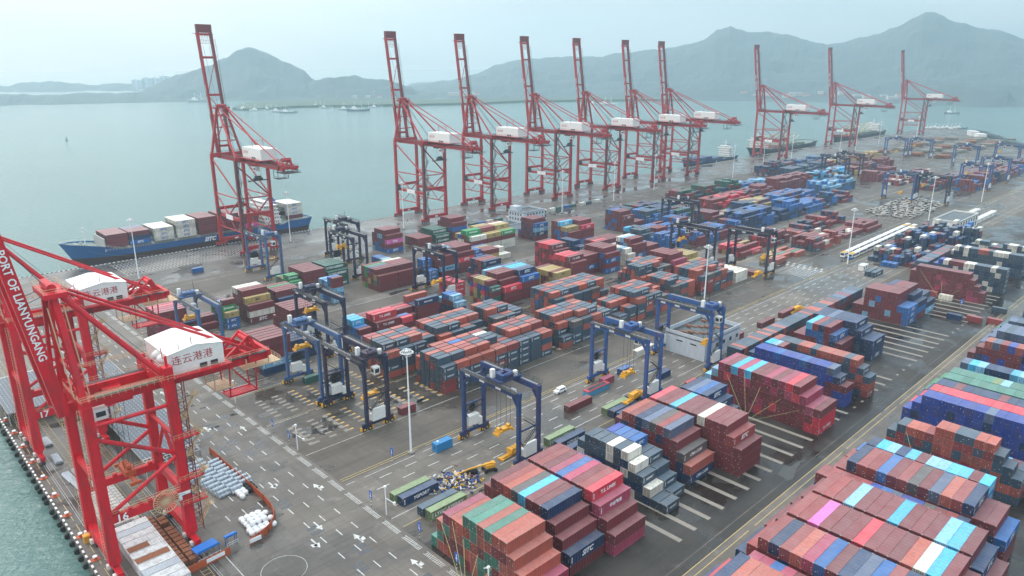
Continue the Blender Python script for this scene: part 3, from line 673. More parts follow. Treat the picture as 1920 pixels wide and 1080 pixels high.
        for i in range(14):
            x = rr.choice((-hx, hx)) + rr.uniform(-.5, .5); u = rr.uniform(1, g - 1); s_ = rr.uniform(.3, .6); b.box(x - s_, x + s_, -u - s_, -u + s_, zp + .9, zp + 1.0 + s_ * 1.5)
        part(b, 'beam_fittings')
        b = MB()                                           # lattice between the apex legs
        for k in range(9):
            z0 = zt + 2 + k * 2.3; w0 = hx - (hx - ax) * (z0 - zt) / (ap - zt); w1 = hx - (hx - ax) * (z0 + 2.3 - zt) / (ap - zt)
            for s in (-1, 1): b.beam((s * w0, .6, z0), (s * (w1 - 1.8), 1.2, z0 + 2.3), .2); b.beam((s * (w0 - 1.8), 1.2, z0), (s * w1, .6, z0 + 2.3), .16)
        part(b, 'apex_lattice')
        b = MB()                                           # big landings on the leg
        for z in (11.5, zt - 25, zt - 14): 
            b.box(-hx - 1.6, -hx + 1.6, -g - 4.6, -g + 1.2, z, z + .25)
        part(b, 'landing'); r = MB()
        for z in (11.75, zt - 24.75, zt - 13.75): r.rail((-hx - 1.6, -g - 4.6, z), (-hx - 1.6, -g + 1.2, z), 1.2, 1.2); r.rail((-hx - 1.6, -g - 4.6, z), (-hx + 1.6, -g - 4.6, z), 1.2, 1.2)
        part(r, 'railing', rl)
        b = MB()                                           # ladders and catwalks round the portal top
        for x in (-hx - 1.5, hx + 1.5):
            b.rail((x, 1, zt + 1.4), (x, -g - 1, zt + 1.4), 1.2, 1.5); b.rail((x + 1.0, 1, zt + 1.4), (x + 1.0, -g - 1, zt + 1.4), 1.2, 1.5)
        for i in range(18): b.beam((-2 + .0, -g + 2 - i * .0, zt + 1.5 + i * .7), (-1.2, -g + 2, zt + 1.5 + i * .7), .08)
        for s in (-1, 1):
            b.beam((-hx + 1.2, -1.5 * s, zt + 2), (-ax - .8, -1.5 * s + 1, ap - 2), .12); b.beam((-hx + 2.0, -1.5 * s, zt + 2), (-ax, -1.5 * s + 1, ap - 2), .12)
        for i in range(30):
            t = i / 30; b.beam((-hx + 1.2 + (hx - ax - 2) * t, 0, zt + 2 + (ap - zt - 4) * t), (-hx + 2.2 + (hx - ax - 2) * t, 0, zt + 2 + (ap - zt - 4) * t), .1)
        part(b, 'catwalk', rl)
        b = MB(); b.box(-hx - 1, -hx + 1.4, -g - 1, -g + 1, zt + 1.3, zt + 4.4); b.beam((-hx, -g, zt + 4.4), (-hx, -g, zt + 7), .5); b.beam((-hx, -g + .6, zt + 6.5), (-hx + .4, -g + .6, zt + 9), .15)
        part(b, 'hoist_post')
        b = MB()                                           # slung lattice frame below the rear girder
        for x in (-3.5, 3.5):
            for u in (34, 41): b.beam((x, -u, zt - 2), (x * .6, -u, zt - 11), .3)
            b.beam((x * .6, -34, zt - 11), (x * .6, -41, zt - 11), .3); b.beam((x, -34, zt - 2), (x * .6, -41, zt - 11), .2)
        b.box(-2.4, 2.4, -41.5, -33.5, zt - 11.2, zt - 11)
        part(b, 'hanging_frame')
    return root
nearc = sts(True); nearc.location = (33.0, 176.5, 0); nearc.rotation_euler = (0, 0, math.pi / 2)
tag(nearc, 'big red quay crane numbered 16 at the near quay', 'quay crane', 'red cranes at the near quay')
near2 = copy_tree(nearc); near2.location = (33.0, 248.0, 0)
tag(near2, 'red quay crane numbered 17 behind the crane numbered 16', 'quay crane', 'red cranes at the near quay')
for cr, num in ((nearc, '16'), (near2, '17')):
    t = MB()
    for x in (-9, 9):
        put_text(t, num, (x - 1.5, -2.9 if x < 0 else -2.3, 14.8 if x < 0 else 16.0), (0, -1, 0), (0, 0, 1), 2.6, bold=.02)
    t.build('number', M['ltext'], cr)
farc = sts(False)
xs_far = [187, 328, 396, 471, 541, 616, 679, 885, 1100, 1390]
fl = ['red quay crane beside the blue and white container ship', 'red quay crane, nearest in the row of six on the far quay', 'second red crane of the row of six on the far quay',
      'third red crane of the row of six on the far quay', 'fourth red crane of the row of six on the far quay', 'fifth red crane of the row of six on the far quay',
      'sixth red crane of the row, farthest before the wide gap', 'red crane above the small blue ship past the gap', 'red crane between the two cargo ships far along the quay', 'most distant red crane near the end of the quay']
for i, x in enumerate(xs_far):
    o = farc if i == 0 else copy_tree(farc)
    o.location = (x + 10, 470, 0); tag(o, fl[i], 'quay crane', 'red cranes along the far quay')

# ================================================================== YARD GANTRY CRANES (rubber tyred)
def rtg(style):
    root = empty('yard_gantry_crane'); P = M['steel']; c = lin((34, 62, 118))
    def part(b, n, m=P, parent=root, paint=True):
        o = b.build(n, m, parent, color=c)
        if m is P: o['recolor'] = 1
        return o
    sx, sy = 4.1, 12.3; zt = 24.0
    for x in (-sx, sx):
        for y in (-sy, sy):
            b = MB(); b.beam((x, y, 2.6), (x, y, zt - 1.7), 1.15, 1.0); b.beam((x, y, zt - 5), (x, y - math.copysign(2.4, y), zt - 1.7), .9, .5); part(b, 'leg')
        b = MB(); b.beam((x, -sy - .6, zt - .8), (x, sy + .6, zt - .8), 1.25, 1.7)
        gd = part(b, 'top_girder')
        s = math.copysign(1, x); b = MB(); b.box(min(x, x + s * 1.6), max(x, x + s * 1.6), -sy, sy, zt + .02, zt + .1); b.rail((x + s * 1.6, -sy, zt + .1), (x + s * 1.6, sy, zt + .1), 1.1, 1.9, .08); b.rail((x + s * .5, -sy, zt + .1), (x + s * .5, sy, zt + .1), 1.1, 3, .06)
        part(b, 'walkway', M['dark'], gd)
        b = MB(); b.box(x - .15, x + .15, -sy + .5, sy - .5, zt + .05, zt + .25); part(b, 'trolley_rail', M['cast'], gd)
        if x < 0:
            b = MB()
            for yy in (9.6, 3.0, -4.2): b.box(x - .68, x - .64, yy - 1.1, yy + 1.1, zt - 1.25, zt - .45)
            b.build('name_plate', M['ltext'], gd)
    for y in (-sy, sy):
        b = MB(); b.beam((-sx - 1.8, y, 2.3), (sx + 1.8, y, 2.3), .9, 1.1); sl = part(b, 'sill_beam')
        for x in (-sx - .2, sx + .2):
            b = MB(); b.beam((x - 1.6, y, 1.5), (x + 1.6, y, 1.5), .7, .5)
            b.box(x - .5, x + .5, y - .8, y - .4, 1.2, 2.0); part(b, 'bogie', P, sl)
            for k in (-1, 1):
                b = MB(); b.tube((x + k * 1.05, y - .35, .78), (x + k * 1.05, y + .35, .78), .78, 14, 0); b.tube((x + k * 1.05, y - .38, .78), (x + k * 1.05, y + .38, .78), .38, 10, 1)
                b.build('wheel', [M['rubber'], M['yellow']], sl)
            for k in (-1, 1):
                b = MB(); b.box(x + k * 2.15 - .16, x + k * 2.15 + .16, y - .5, y + .5, .5, 1.7); b.build('fender', M['yellow'], sl)
        b = MB(); b.beam((-sx, y, 9.3), (0, y, 2.9), .35); b.beam((sx, y, 9.3), (0, y, 2.9), .35) if y < 0 else None
        b.beam((-sx, y, 11.5), (sx, y, 11.5), .45)
        part(b, 'brace')
    b = MB(); b.box(-2.6, 2.2, -sy - 1.3, -sy - .55, 3.2, 7.4); b.box(-2.6, 2.2, -sy - .55, -sy + 1.0, 3.2, 5.4); part(b, 'power_house', M['white'])
    b = MB(); b.box(-2.8, 1.4, sy - 1.0, sy + .9, 4.2, 7.4); b.box(1.6, 2.9, sy - .7, sy + .7, 3.0, 5.6); part(b, 'electric_house', M['white'])
    b = MB(); n = 22; R = 2.2
    for i in range(n):
        a = 2 * math.pi * i / n; a2 = 2 * math.pi * (i + 1) / n
        for yy in (sy + 1.2, sy + 1.7):
            b.beam((.4 + R * math.cos(a), yy, 9 + R * math.sin(a)), (.4 + R * math.cos(a2), yy, 9 + R * math.sin(a2)), .12)
        b.beam((.4, sy + 1.2, 9), (.4 + R * math.cos(a), sy + 1.2, 9 + R * math.sin(a)), .1)
    b.tube((.4, sy + 1.3, 9), (.4, sy + 1.6, 9), R * (.62 if style == 0 else .95), 18); b.beam((-sx, sy + .9, 9), (sx, sy + .9, 9), .35)
    part(b, 'cable_reel', M['dark'])
    b = MB(); x = -sx; z = 3.2; k = 0; yo = -sy - 1.4        # zigzag stairs
    while z < zt - 3:
        a, d = (-sx + 1, sx - 2) if k % 2 == 0 else (sx - 2, -sx + 1)
        if k > 1: a, d = (sx + .9, sx + .9)
        if k < 2:
            for yy in (yo, yo + .7): b.beam((a, yy, z + 4.2), (d, yy, z + 8.4), .14, .22); b.beam((a, yy, z + 5.2), (d, yy, z + 9.4), .06)
            for i in range(10): t = (i + .5) / 10; b.box(a + (d - a) * t - .15, a + (d - a) * t + .15, yo, yo + .7, z + 4.2 + 4.2 * t, z + 4.24 + 4.2 * t)
        z += 4.2; k += 1
    for i in range(26): b.beam((sx + .7, -sy - .3, 3 + i * .8), (sx + .7, -sy + .3, 3 + i * .8), .07)
    for yy in (-sy - .3, -sy + .3): b.beam((sx + .7, yy, 3), (sx + .7, yy, zt), .08)
    part(b, 'stairway', M['dark'])
    ty = {0: -1.5, 1: 7.5, 2: -9.0}[style]
    b = MB(); b.box(-sx - .4, sx + .4, ty - 3.2, ty - 2.7, zt + .3, zt + .8); b.box(-sx - .4, sx + .4, ty + 2.7, ty + 3.2, zt + .3, zt + .8)
    b.box(-sx + .6, sx - .6, ty - 2.8, ty + 2.8, zt + .5, zt + .65)
    for x in (-sx, sx): b.beam((x, ty - 3.4, zt + .6), (x, ty + 3.4, zt + .6), .7, .6)
    tr = part(b, 'trolley')
    b = MB(); b.tube((-1.6, ty - 2, zt + 1.7), (1.6, ty - 2, zt + 1.7), .8, 12); b.box(-2.8, -1.6, ty - 2.6, ty + .4, zt + .7, zt + 2.3); b.box(1.4, 3.0, ty - 1, ty + 1.8, zt + .7, zt + 1.9); b.tube((-.6, ty + .4, zt + 1.2), (-.6, ty + 2.4, zt + 1.2), .55, 10)
    b.box(-.2, 1.2, ty + .8, ty + 2.4, zt + .7, zt + 1.6); part(b, 'hoist_machinery', P, tr)
    b = MB(); b.box(-3.6, -2.4, ty + 1.0, ty + 2.2, zt + .7, zt + 3.4); b.box(2.2, 3.4, ty - 2.6, ty - 1.6, zt + .7, zt + 2.4); part(b, 'electric_cabinet', M['white'], tr)
    b = MB(); b.rail((-sx, ty - 3.2, zt + .8), (sx, ty - 3.2, zt + .8), 1.1, 1.2, .07); b.rail((-sx, ty + 3.2, zt + .8), (sx, ty + 3.2, zt + .8), 1.1, 1.2, .07); b.beam((3.4, ty + 3, zt + .8), (3.4, ty + 3, zt + 5), .16); part(b, 'railing', M['dark'], tr)
    b = MB(); b.box(-1.4, .8, ty - 5.0, ty - 3.0, zt - 4.6, zt - 2.2); cb = part(b, 'operator_cab', M['white'])
    b = MB(); b.box(-1.46, -1.4, ty - 4.7, ty - 3.3, zt - 4.0, zt - 2.8); b.box(-1.1, .5, ty - 5.06, ty - 5.0, zt - 4.2, zt - 2.8); b.build('window', M['glass'], cb)
    zs = {0: 6.4, 1: 14.5, 2: 10.0}[style]
    b = MB()
    for x in (-2, 2):
        for d in (-1, 1): b.beam((x, ty + d * .9, zt), (x, ty + d * .9, zs + 1.4), .07)
    part(b, 'hoist_rope', M['dark'])
    b = MB(); b.box(-3.1, 3.1, ty - .5, ty + .5, zs - .2, zs + .25)
    for x in (-3.1, 3.1): b.box(x - .25, x + .25, ty - 1.25, ty + 1.25, zs - .5, zs + .2)
    for x in (-2, 2):
        b.box(x - .7, x + .7, ty - 1.2, ty + 1.2, zs + .3, zs + .9); b.tube((x, ty - .6, zs + 1.3), (x, ty + .6, zs + 1.3), .6, 10)
    b.box(-1, 1, ty - 1, ty + 1, zs + .3, zs + 1.2)
    part(b, 'spreader', M['yellow'])
    return root
NAVY = (.013, .026, .070); BLU = (.030, .105, .30); BL2 = (.055, .135, .30)
proto = {k: rtg(k) for k in (0, 1, 2)}
used = set()
RT = [ # x, y centre, style, paint, label
 (138, 148.6, 0, (.015, .05, .16), 'dark blue yard gantry crane standing over the yellow spreader and boom lift'),
 (200, 148.6, 0, BLU, 'bright blue gantry crane beside the parked white van'),
 (241, 148.6, 2, BLU, 'bright blue gantry crane standing by the flat-roofed pale block with a hollow roof'),
 (118.5, 199, 2, NAVY, 'navy gantry crane behind the nearest tall lamp mast'),
 (118, 226.5, 1, BL2, 'pale blue gantry crane between two navy ones, spreader raised'),
 (141.5, 262, 1, NAVY, 'navy gantry crane straddling the maroon and blue stacks behind the pale blue crane'),
 (101.5, 288, 1, BL2, 'pale blue gantry crane behind the white machinery houses of the near quay cranes'),
 (176, 384.5, 2, BL2, 'pale blue gantry crane in front of the far quay crane by the ship'),
 (227, 385, 0, NAVY, 'navy gantry crane nearer the sea of two standing close together'),
 (211, 352.5, 1, NAVY, 'navy gantry crane nearer the dark green containers of two close together'),
 (223, 289, 0, NAVY, 'navy gantry crane with a big cable reel beside the bright red stacks'),
 (435, 282, 0, NAVY, 'navy gantry crane beside the slate and sky blue stacks'),
 (367, 228, 1, NAVY, 'navy gantry crane at the edge of the wet cross road'),
 (381, 198, 2, NAVY, 'navy gantry crane in front, beside the white refrigerated containers'),
 (1022, 345, 0, BLU, 'distant blue gantry crane nearest the small far ship'), (1031, 318, 1, BLU, 'distant blue gantry crane next to the one by the far ship'),
 (985, 254, 0, BLU, 'distant blue gantry crane before the log piles'), (1031, 223, 1, BLU, 'distant blue gantry crane close to the breakwater end'),
 (874, 197, 0, BLU, 'distant blue gantry crane near the long maroon row'), (800, 195, 1, BLU, 'blue gantry crane behind the lamp mast with the white lorries'),
 (688, 224, 0, BLU, 'blue gantry crane holding its spreader over pale blue stacks'), (692, 199, 1, NAVY, 'navy gantry crane beside the crowd of white lorries'),
 (760, 312, 0, NAVY, 'navy gantry crane beside the parked white lorries by the quay'), (806, 316, 1, NAVY, 'navy gantry crane behind the tall blue stacks')]
for x, y, st_, cc, lb in RT:
    o = proto[st_] if st_ not in used else copy_tree(proto[st_])
    used.add(st_); o.location = (x, y, 0); tag(o, lb, 'gantry crane', 'blue gantry cranes in the yard')
    for ch in [o] + list(o.children_recursive):
        if ch.type == 'MESH' and ch.get('recolor'): ch.color = (*cc, 1)

# ================================================================== CONTAINERS
CC = {'m': (122, 46, 54), 'r': (148, 58, 58), 'o': (176, 84, 68), 'p': (168, 56, 90), 'R': (215, 45, 68), 'P': (228, 84, 178), 't': (62, 128, 112), 'd': (34, 92, 80), 'G': (32, 145, 84),
      'n': (16, 56, 98), 'b': (18, 100, 172), 'l': (122, 184, 220), 'c': (52, 178, 226), 'k': (22, 64, 158), 'a': (86, 104, 136), 'g': (56, 82, 102), 's': (92, 88, 88), 'w': (222, 218, 206), 'y': (182, 158, 94), 'e': (122, 146, 98)}
CN = {'m': 'maroon', 'r': 'brick red', 'o': 'salmon orange', 'p': 'crimson', 'R': 'bright red', 'P': 'magenta pink', 't': 'teal green', 'd': 'dark green', 'G': 'bright green', 'n': 'navy blue', 'b': 'mid blue',
      'l': 'pale blue', 'c': 'sky blue', 'k': 'cobalt blue', 'a': 'lavender grey', 'g': 'slate blue', 's': 'dark grey', 'w': 'white', 'y': 'mustard yellow', 'e': 'olive green'}
CONT = []   # dict: box, colour letter, tier, row, bay, block name, logo, rot
def cont(x, y1, z, L, c, blk, row, tier, bay=0, H=2.6, logo=None, rot=False, top=True, nt=1):
    """y1 = edge farther from camera row start; container spans y1-2.44 .. y1 (rot: spans L along y)"""
    if rot: bx = (x, x + 2.44, y1 - L, y1)
    else: bx = (x, x + L, y1 - 2.44, y1)
    CONT.append(dict(b=(bx[0], bx[1], bx[2], bx[3], z, z + H), L=L, H=H, c=c, blk=blk, row=row, tier=tier, bay=bay, logo=logo, rot=rot, top=top, nt=nt, seed=rnd.random()))
LOGO = {'b': ('SITC', .85), 'n': ('SITC', .25), 'R': ('T.S. LINES', .6), 'e': ('LYGC-KFERRY', 1), 'd': ('LYGC-KFERRY', .8), 'G': ('EVERGREEN', .8), 'P': ('ONE', 1), 'y': ('MSC', .7), 'g': ('YGPORT', .6), 'r': ('SITC', .25), 'm': ('', 0), 'c': ('SITC', .8), 'l': ('SITC', .5)}
def blk(name, X, Ysea, L, bays, pal, pitch=2.48, th=None, H=None, gap=.33, logos={}, short=0.0):
    """bays: list of (heights, tops) strings, rows counted from the sea side"""
    th = th or (2.9 if L > 30 else 2.6); H = H or th - .02
    L_ = 12.19 if L > 30 else 6.06
    hs = [[int(ch, 16) for ch in h.replace(' ', '')] for h, t in bays]
    for bi, (h, tops) in enumerate(bays):
        hh = hs[bi]; n = len(hh)
        for r in range(n):
            for k in range(hh[r]):
                top = k == hh[r] - 1
                nb = lambda b2, r2: (hs[b2][r2] if 0 <= b2 < len(hs) and 0 <= r2 < len(hs[b2]) else 0)
                if not top and nb(bi - 1, r) > k and nb(bi + 1, r) > k and nb(bi, r - 1) > k and nb(bi, r + 1) > k: continue
                c = tops[r % len(tops)] if (top and tops) else rnd.choice(pal)
                lg = logos.get((bi, r, k + 1))
                if lg and isinstance(lg, tuple): c, lg = lg
                if lg is None and c in LOGO and rnd.random() < LOGO[c][1]: lg = LOGO[c][0]
                cont(X + bi * (L_ + gap) + rnd.uniform(-.05, .05) + short / 2, Ysea - r * pitch + rnd.uniform(-.02, .02), k * th, L_ - short, c, name, r, k + 1, bi, H, lg, top=top, nt=hh[r])
YN = 125.6
blk('nearest green and salmon stack', 93, YN, 40, [('13444555555432', 'topoottotoooop')], 'tttooom')
blk('stack with the navy edge row', 108.6, YN, 40, [('2455555555432', 'mmmrosc mmnmmn'.replace(' ', ''))], 'mmmmr', logos={(0, 12, 2): ('n', 'SITC'), (0, 12, 1): ('m', '')})
blk('crimson-topped stack', 121.9, YN, 40, [('24555555555432', 'mmmrmpbpmrRpmm')], 'mmmmp', logos={(0, 11, 4): ('p', '中谷物流')})
blk('low pile behind the crimson stack', 137.5, 124, 20, [('0333', 'gbrb'), ('0000', 'g')], 'bgr', pitch=2.7, H=2.58)
blk('slate and cream stepped stack', 145.3, 123.5, 20, [('455555543211', 'ggggwgwwgwgg'), ('005555443210', 'ggkbbbgggggg')], 'gggnngw', pitch=2.62, logos={(0, 10, 1): ('g', 'YGPORT'), (0, 11, 1): ('g', 'YGPORT')})
blk('mixed stack with the black-lettered step', 162.2, YN, 40, [('045555555432', 'mmornasramso')], 'mmnnm', logos={(0, 10, 3): ('s', 'CMA CGM'), (0, 11, 1): ('n', 'CMA CGM')})
blk('stack with one white top', 176.0, YN, 40, [('045555555555543', 'mmRmmcmmmwmmmrm')], 'mmmmm', logos={(0, 13, 4): ('r', 'SITC')})
blk('dark blue five-high stack', 189.3, YN, 40, [('004555543', 'nnnnabnnn')], 'nnng')
blk('long crimson strapped stack', 216.8, YN, 40, [('345555555555554' + '33', 'llpmcpcmmpmpRmppm')], 'mmmmmmpR')
blk('cobalt blue stack', 242.6, YN, 20, [('0455555555555543', 'nnkkkbkkkbkkkanm')], 'kkkkm', th=2.6)
blk('salmon and slate stack', 250.0, YN, 20, [('00555000000000', 'mmclm'), ('00555555555555543', 'ooogggoogoooogogg')], 'rrogg', gap=.45)
blk('stack with the pale blue step', 279.5, YN, 40, [('033555543', 'rmmcrnmbm')], 'mmnb', logos={(0, 7, 4): ('b', 'SITC')})
blk('navy lettered stack', 292.0, YN, 40, [('0055555554 33'.replace(' ', ''), 'nnnnannnnngg')], 'nng', logos={(0, 8, 5): ('n', 'YGPORT'), (0, 9, 4): ('n', 'YGPORT'), (0, 10, 3): ('n', 'YGPORT'), (0, 11, 3): ('n', 'YGPORT')})
blk('maroon stack with pale blue doors', 346.0, YN, 40, [('2255555533', 'mmmmmmmmbb'), ('0044555543', 'nnnmnmmmnn'), ('0033333332', 'nnnnannnnn')], 'mmmmmbl', logos={(0, 9, 3): ('b', 'SITC'), (0, 9, 2): ('b', 'SITC'), (0, 9, 1): ('b', 'SITC')})
blk('far strapped maroon stack', 407.5, 121, 20, [('45555555555432', 'mmmmmmmmmmmmmm'), ('00333333210000', 'nkknwwmnw')], 'mmmmp', th=2.8)
blk('slate and cream row', 434.5, 121, 20, [('345555555555555', 'nkkwmmmwwgggwgg'), ('04444444444444', 'ggggggwgggwggg')], 'gggnngw', th=2.6)
blk('second slate and cream row', 474, 122, 20, [('455555555555555', 'wwgwggoogwwwgggg'), ('344444444444', 'oorrgggwwggg')], 'gggngw', th=2.6)
blk('third slate and cream row', 512, 121, 20, [('3444333444444', 'gwgggmggww'), ('2233333', 'gwg')], 'gggngw', th=2.6)
blk('small far navy group', 545, 96, 20, [('33322', 'gnnmn')], 'gn')
# rows of stacks across the truck road
Y2 = 61.7 + 4.96
blk('lowest stack at the picture edge', 115.0, Y2, 40, [('345555555555', 'nRnooormrnmm')], 'mmnr')
blk('short pink row', 127.7, Y2, 20, [('004444444444', 'mmppbpmpmnbm')], 'mmp', H=2.88, th=2.9)
blk('stack of red and blue tops', 134.9, Y2, 40, [('3455555555555555', 'nrrnropbmnabrnnm')], 'mmnn')
blk('stack with the pink top', 148.3, Y2, 40, [('345555555555555543', 'mmrrPmmmRmmmowcmmm')], 'mmmmr')
blk('stack with two sky blue tops together', 161.6, Y2, 40, [('345555555555555543', 'mmrrrlmmmcmmmlcmmm')], 'mmmmr', logos={(0, 16, 4): ('n', 'SITC')})
blk('short cobalt row', 175.0, Y2, 20, [('444444444444443', 'rrrrrkbakksmrnm')], 'mmkn', H=2.88, th=2.9)
blk('stack of dull red, grey and blue tops', 182.0, Y2, 40, [('34555555555555443', 'rrnrrbmrsmaornmmb')], 'mmnm', logos={(0, 13, 5): ('n', 'SITC')})
blk('narrow sky blue row', 194.7, Y2, 20, [('34555555555555', 'rbnclncmllccmcmb')], 'bbcm', H=2.88, th=2.9)
blk('strapped salmon and slate stack', 216.5, 63.5, 20, [('45555666666543', 'ggoorooggoogggg'), ('0000000000033333', 'pglmglmgg')], 'ggoorr', th=2.6)
blk('long cobalt stack', 239.0, Y2, 20, [('3455555555555555', 'kkkkkkkkkakkkkkk'), ('3455555555555555', 'RRRRRRRRRRRRRRRR'), ('3455555555555555', 'nnnnmnnnnmnnmnnm')], 'kkkkkn', H=2.88, th=2.9)
blk('teal green stack', 258.9, Y2, 20, [('34555555555555', 'tttttttttttttt'), ('34555555555555', 'GGtttttelttett')], 'tttn', H=2.88, th=2.9)
blk('mixed blue row by the road', 277.7, Y2, 20, [('0355555555', 'nnaclnnnclm'), ('0333333333', 'aassagaan')], 'mnn', H=2.88, th=2.9)
blk('mixed four-colour row', 307.4, Y2, 20, [('345555555555', 'mmoarkokmnrm')], 'mmmnk', H=2.88, th=2.9)
blk('blue-grey row', 323.5, Y2, 40, [('345555555555', 'aaagaagaanaa')], 'nng')
blk('far grey-blue stack', 340, Y2, 20, [('3455555555', 'agagnngaag'), ('3444444444', 'tddtgt'), ('3444444', 'ng')], 'ngd', H=2.88, th=2.9)
for k in range(5): blk('distant blue stack by the truck road', 395 + k * 38, Y2 - k * 1, 20, [('3444443333', rnd.choice(['nknmgn', 'gnagmk'])), ('2344433', 'mngk')], 'nnkmg')
# long row of short boxes laid across
for i in range(47):
    c = rnd.choice('gggggoormga'); 
    for k in range(3):
        if k == 2 or i % 47 == 0 or True: cont(247.9 + i * 2.52, 134.9, k * 2.6, 6.06, c if k == 2 else rnd.choice('mmgrg'), 'long low row laid across beside the fence', i, k + 1, 0, 2.58, None, True, k == 2, 3)
for i in range(21):
    c = rnd.choice('gggarr')
    for k in range(4): cont(433 + i * 2.52, 127.0, k * 2.6, 6.06, c if k == 3 else rnd.choice('mmgn'), 'far row laid across like a ramp', i, k + 1, 0, 2.58, None, True, k == 3, 4)
# gantry lanes: rows counted from the sea side, nearest row last
P3 = 2.87
def lane(Yn, name, X, L, bays, pal, **kw):
    if L == 20: kw.setdefault('short', .12)
    blk(name, X, Yn + 6 * P3 - .43, L, bays, pal, pitch=P3, **kw)
og = ['oggoog', 'ggrgog', 'gogogg', 'oggogs', 'rogggo']
def ogb(hs): return [(h, og[(i * 3 + len(hs)) % 5]) for i, h in enumerate(hs)]
N_ = 'big slate and salmon stack nearest the lamp mast'
lane(190.5, N_, 149.4, 20, [('455554', 'ogoggg'), ('555554', 'oroogo'), ('555554', 'oboroo'), ('555554', 'ogrgoo'), ('555544', 'rwggoo'), ('444444', 'gggrgr'), ('555544', 'ogrogg'), ('555544', 'rrgogg'), ('555544', 'ogoroo')], 'gggggggor', gap=.3)
lane(190.5, 'slate and salmon stack behind the first', 213, 20, ogb(['555542', '555544', '555554', '555554', '444444']), 'gggggor', gap=.3)
lane(190.5, 'low slate group between two big stacks', 251, 20, ogb(['344422', '344433']), 'gggo', gap=.3)
lane(190.5, 'slate and salmon stack by the bright blue crane', 264.5, 20, ogb(['555554', '555554', '555544', '444433']), 'ggoor', gap=.3)
lane(190.5, 'salmon and slate stack in line with the mast', 293, 20, ogb(['555554', '555544', '444444']), 'ggoor', gap=.3)
lane(190.5, 'last slate and salmon stack before the cross road', 318, 20, ogb(['555554', '555544', '555554', '555544', '444433']), 'goorrg', gap=.3)
lane(190.5, 'white refrigerated container stack', 353, 40, [('022222', 'wwwwww')], 'w')
lane(190.5, 'two low maroon boxes by the wet crossing', 371, 20, [('011011', 'mmmmmm')], 'm')
lane(216, 'slate and salmon stack behind the navy crane', 142.8, 20, ogb(['555554', '555554', '555554', '444443']), 'ggggoor', gap=.3)
lane(216, 'second slate and salmon row', 168.6, 20, ogb(['555554', '555554', '555544', '555543']), 'gggoo', gap=.3)
lane(216, 'third slate and salmon group', 198.5, 20, ogb(['555544', '555544', '444443']), 'gggoo', gap=.3)
lane(216, 'long slate and salmon stack in the middle', 236.3, 20, ogb(['555554', '555554', '555554', '555554', '555554', '555553']), 'gggoob', gap=.3)
lane(216, 'slate stack beyond the white boxes', 303, 20, ogb(['345553', '555553', '555554', '455544']), 'ggoorg', gap=.3)
lane(216, 'maroon stack with the crimson step', 331, 40, [('555554', 'mmmmmp')], 'mmp', logos={(0, 5, 4): ('p', '')})
lane(216, 'mustard yellow pair of rows', 346.5, 40, [('444443', 'myyyyy')], 'yym')
lane(251, 'maroon stack under the white crane house', 109.8, 40, [('455555', 'mmmmmm')], 'mmmm', logos={(0, 5, 3): ('m', ''), (0, 5, 2): ('l', 'SITC'), (0, 5, 1): ('n', '')})
lane(251, 'low navy row behind the maroon stack', 123.5, 40, [('333300', 'nnnnnn')], 'n')
lane(251, 'sky blue short stack beside red boxes', 153, 20, [('144433', 'mlccbm')], 'bmm', logos={(0, 4, 3): ('b', 'SITC')})
lane(251, 'red and maroon lettered stack', 161.6, 40, [('333443', 'mmmRRm')], 'mm', logos={(0, 4, 4): ('R', 'T.S. LINES'), (0, 5, 3): ('m', 'T.S. LINES'), (0, 5, 2): ('m', 'T.S. LINES')})
lane(251, 'mid blue pair behind the red stack', 174.6, 20, [('122133', 'RmmRbR')], 'nm')
lane(251, 'low maroon and red row', 174.6, 40, [('333200', 'mRmmmm')], 'mm', logos={(0, 3, 2): ('m', 'T.S. LINES')})
lane(251, 'navy lettered four-high row', 187.5, 40, [('433400', 'onnnnn')], 'mm', logos={(0, 3, 4): ('n', 'SINOLINES')})
lane(251, 'pale blue short stack', 205.5, 20, [('034443', 'llbbll')], 'mmn', logos={(0, 4, 4): ('l', 'SITC'), (0, 5, 3): ('l', 'SITC')})
lane(251, 'three bays of mustard, maroon and blue', 228, 20, [('555554', 'myyymd')], 'ymdkR')
lane(251, 'maroon bay with the red lettered box', 236.5, 40, [('555543', 'lmmmmm'), ('555554', 'accann')], 'mmmt', logos={(0, 5, 3): ('R', 'SITC'), (1, 4, 5): ('n', 'SITC'), (1, 5, 4): ('b', 'SITC')})
lane(251, 'low mustard yellow row', 273.8, 40, [('333333', 'myyymy')], 'yym', logos={(0, 5, 3): ('y', 'MSC')})
lane(251, 'bright red topped stack', 287.0, 40, [('055554', 'mRRRmm')], 'mRm', logos={(0, 4, 5): ('m', 'T.S. LINES')})
lane(251, 'maroon stack with the blue lettered step', 303.5, 40, [('444400', 'mmmmmm'), ('555554', 'mmmmmm')], 'mmmb', logos={(1, 5, 3): ('b', 'SITC'), (1, 5, 4): ('m', '')})
lane(251, 'cream white short stack', 337, 20, [('044443', 'wwwlww')], 'w')
lane(251, 'pale blue and maroon pair', 345.5, 40, [('555540', 'wlmmmm'), ('333330', 'bbmmmm')], 'lmbb')
lane(276, 'maroon lettered stack by the pale blue crane', 135, 40, [('355555', 'mmmmmm')], 'mm', logos={(0, 5, 3): ('R', '')})
lane(276, 'bright red lettered pair', 226, 20, [('033333', 'RRRRRR')], 'R', logos={(0, 5, 3): ('R', 'T.S. LINES'), (0, 5, 2): ('R', 'T.S. LINES')})
lane(276, 'navy double-lettered stack', 248, 40, [('355554', 'nnrrnn')], 'nrR', logos={(0, 5, 4): ('n', 'OOO DAY'), (0, 4, 5): ('n', 'OOO DAY')})
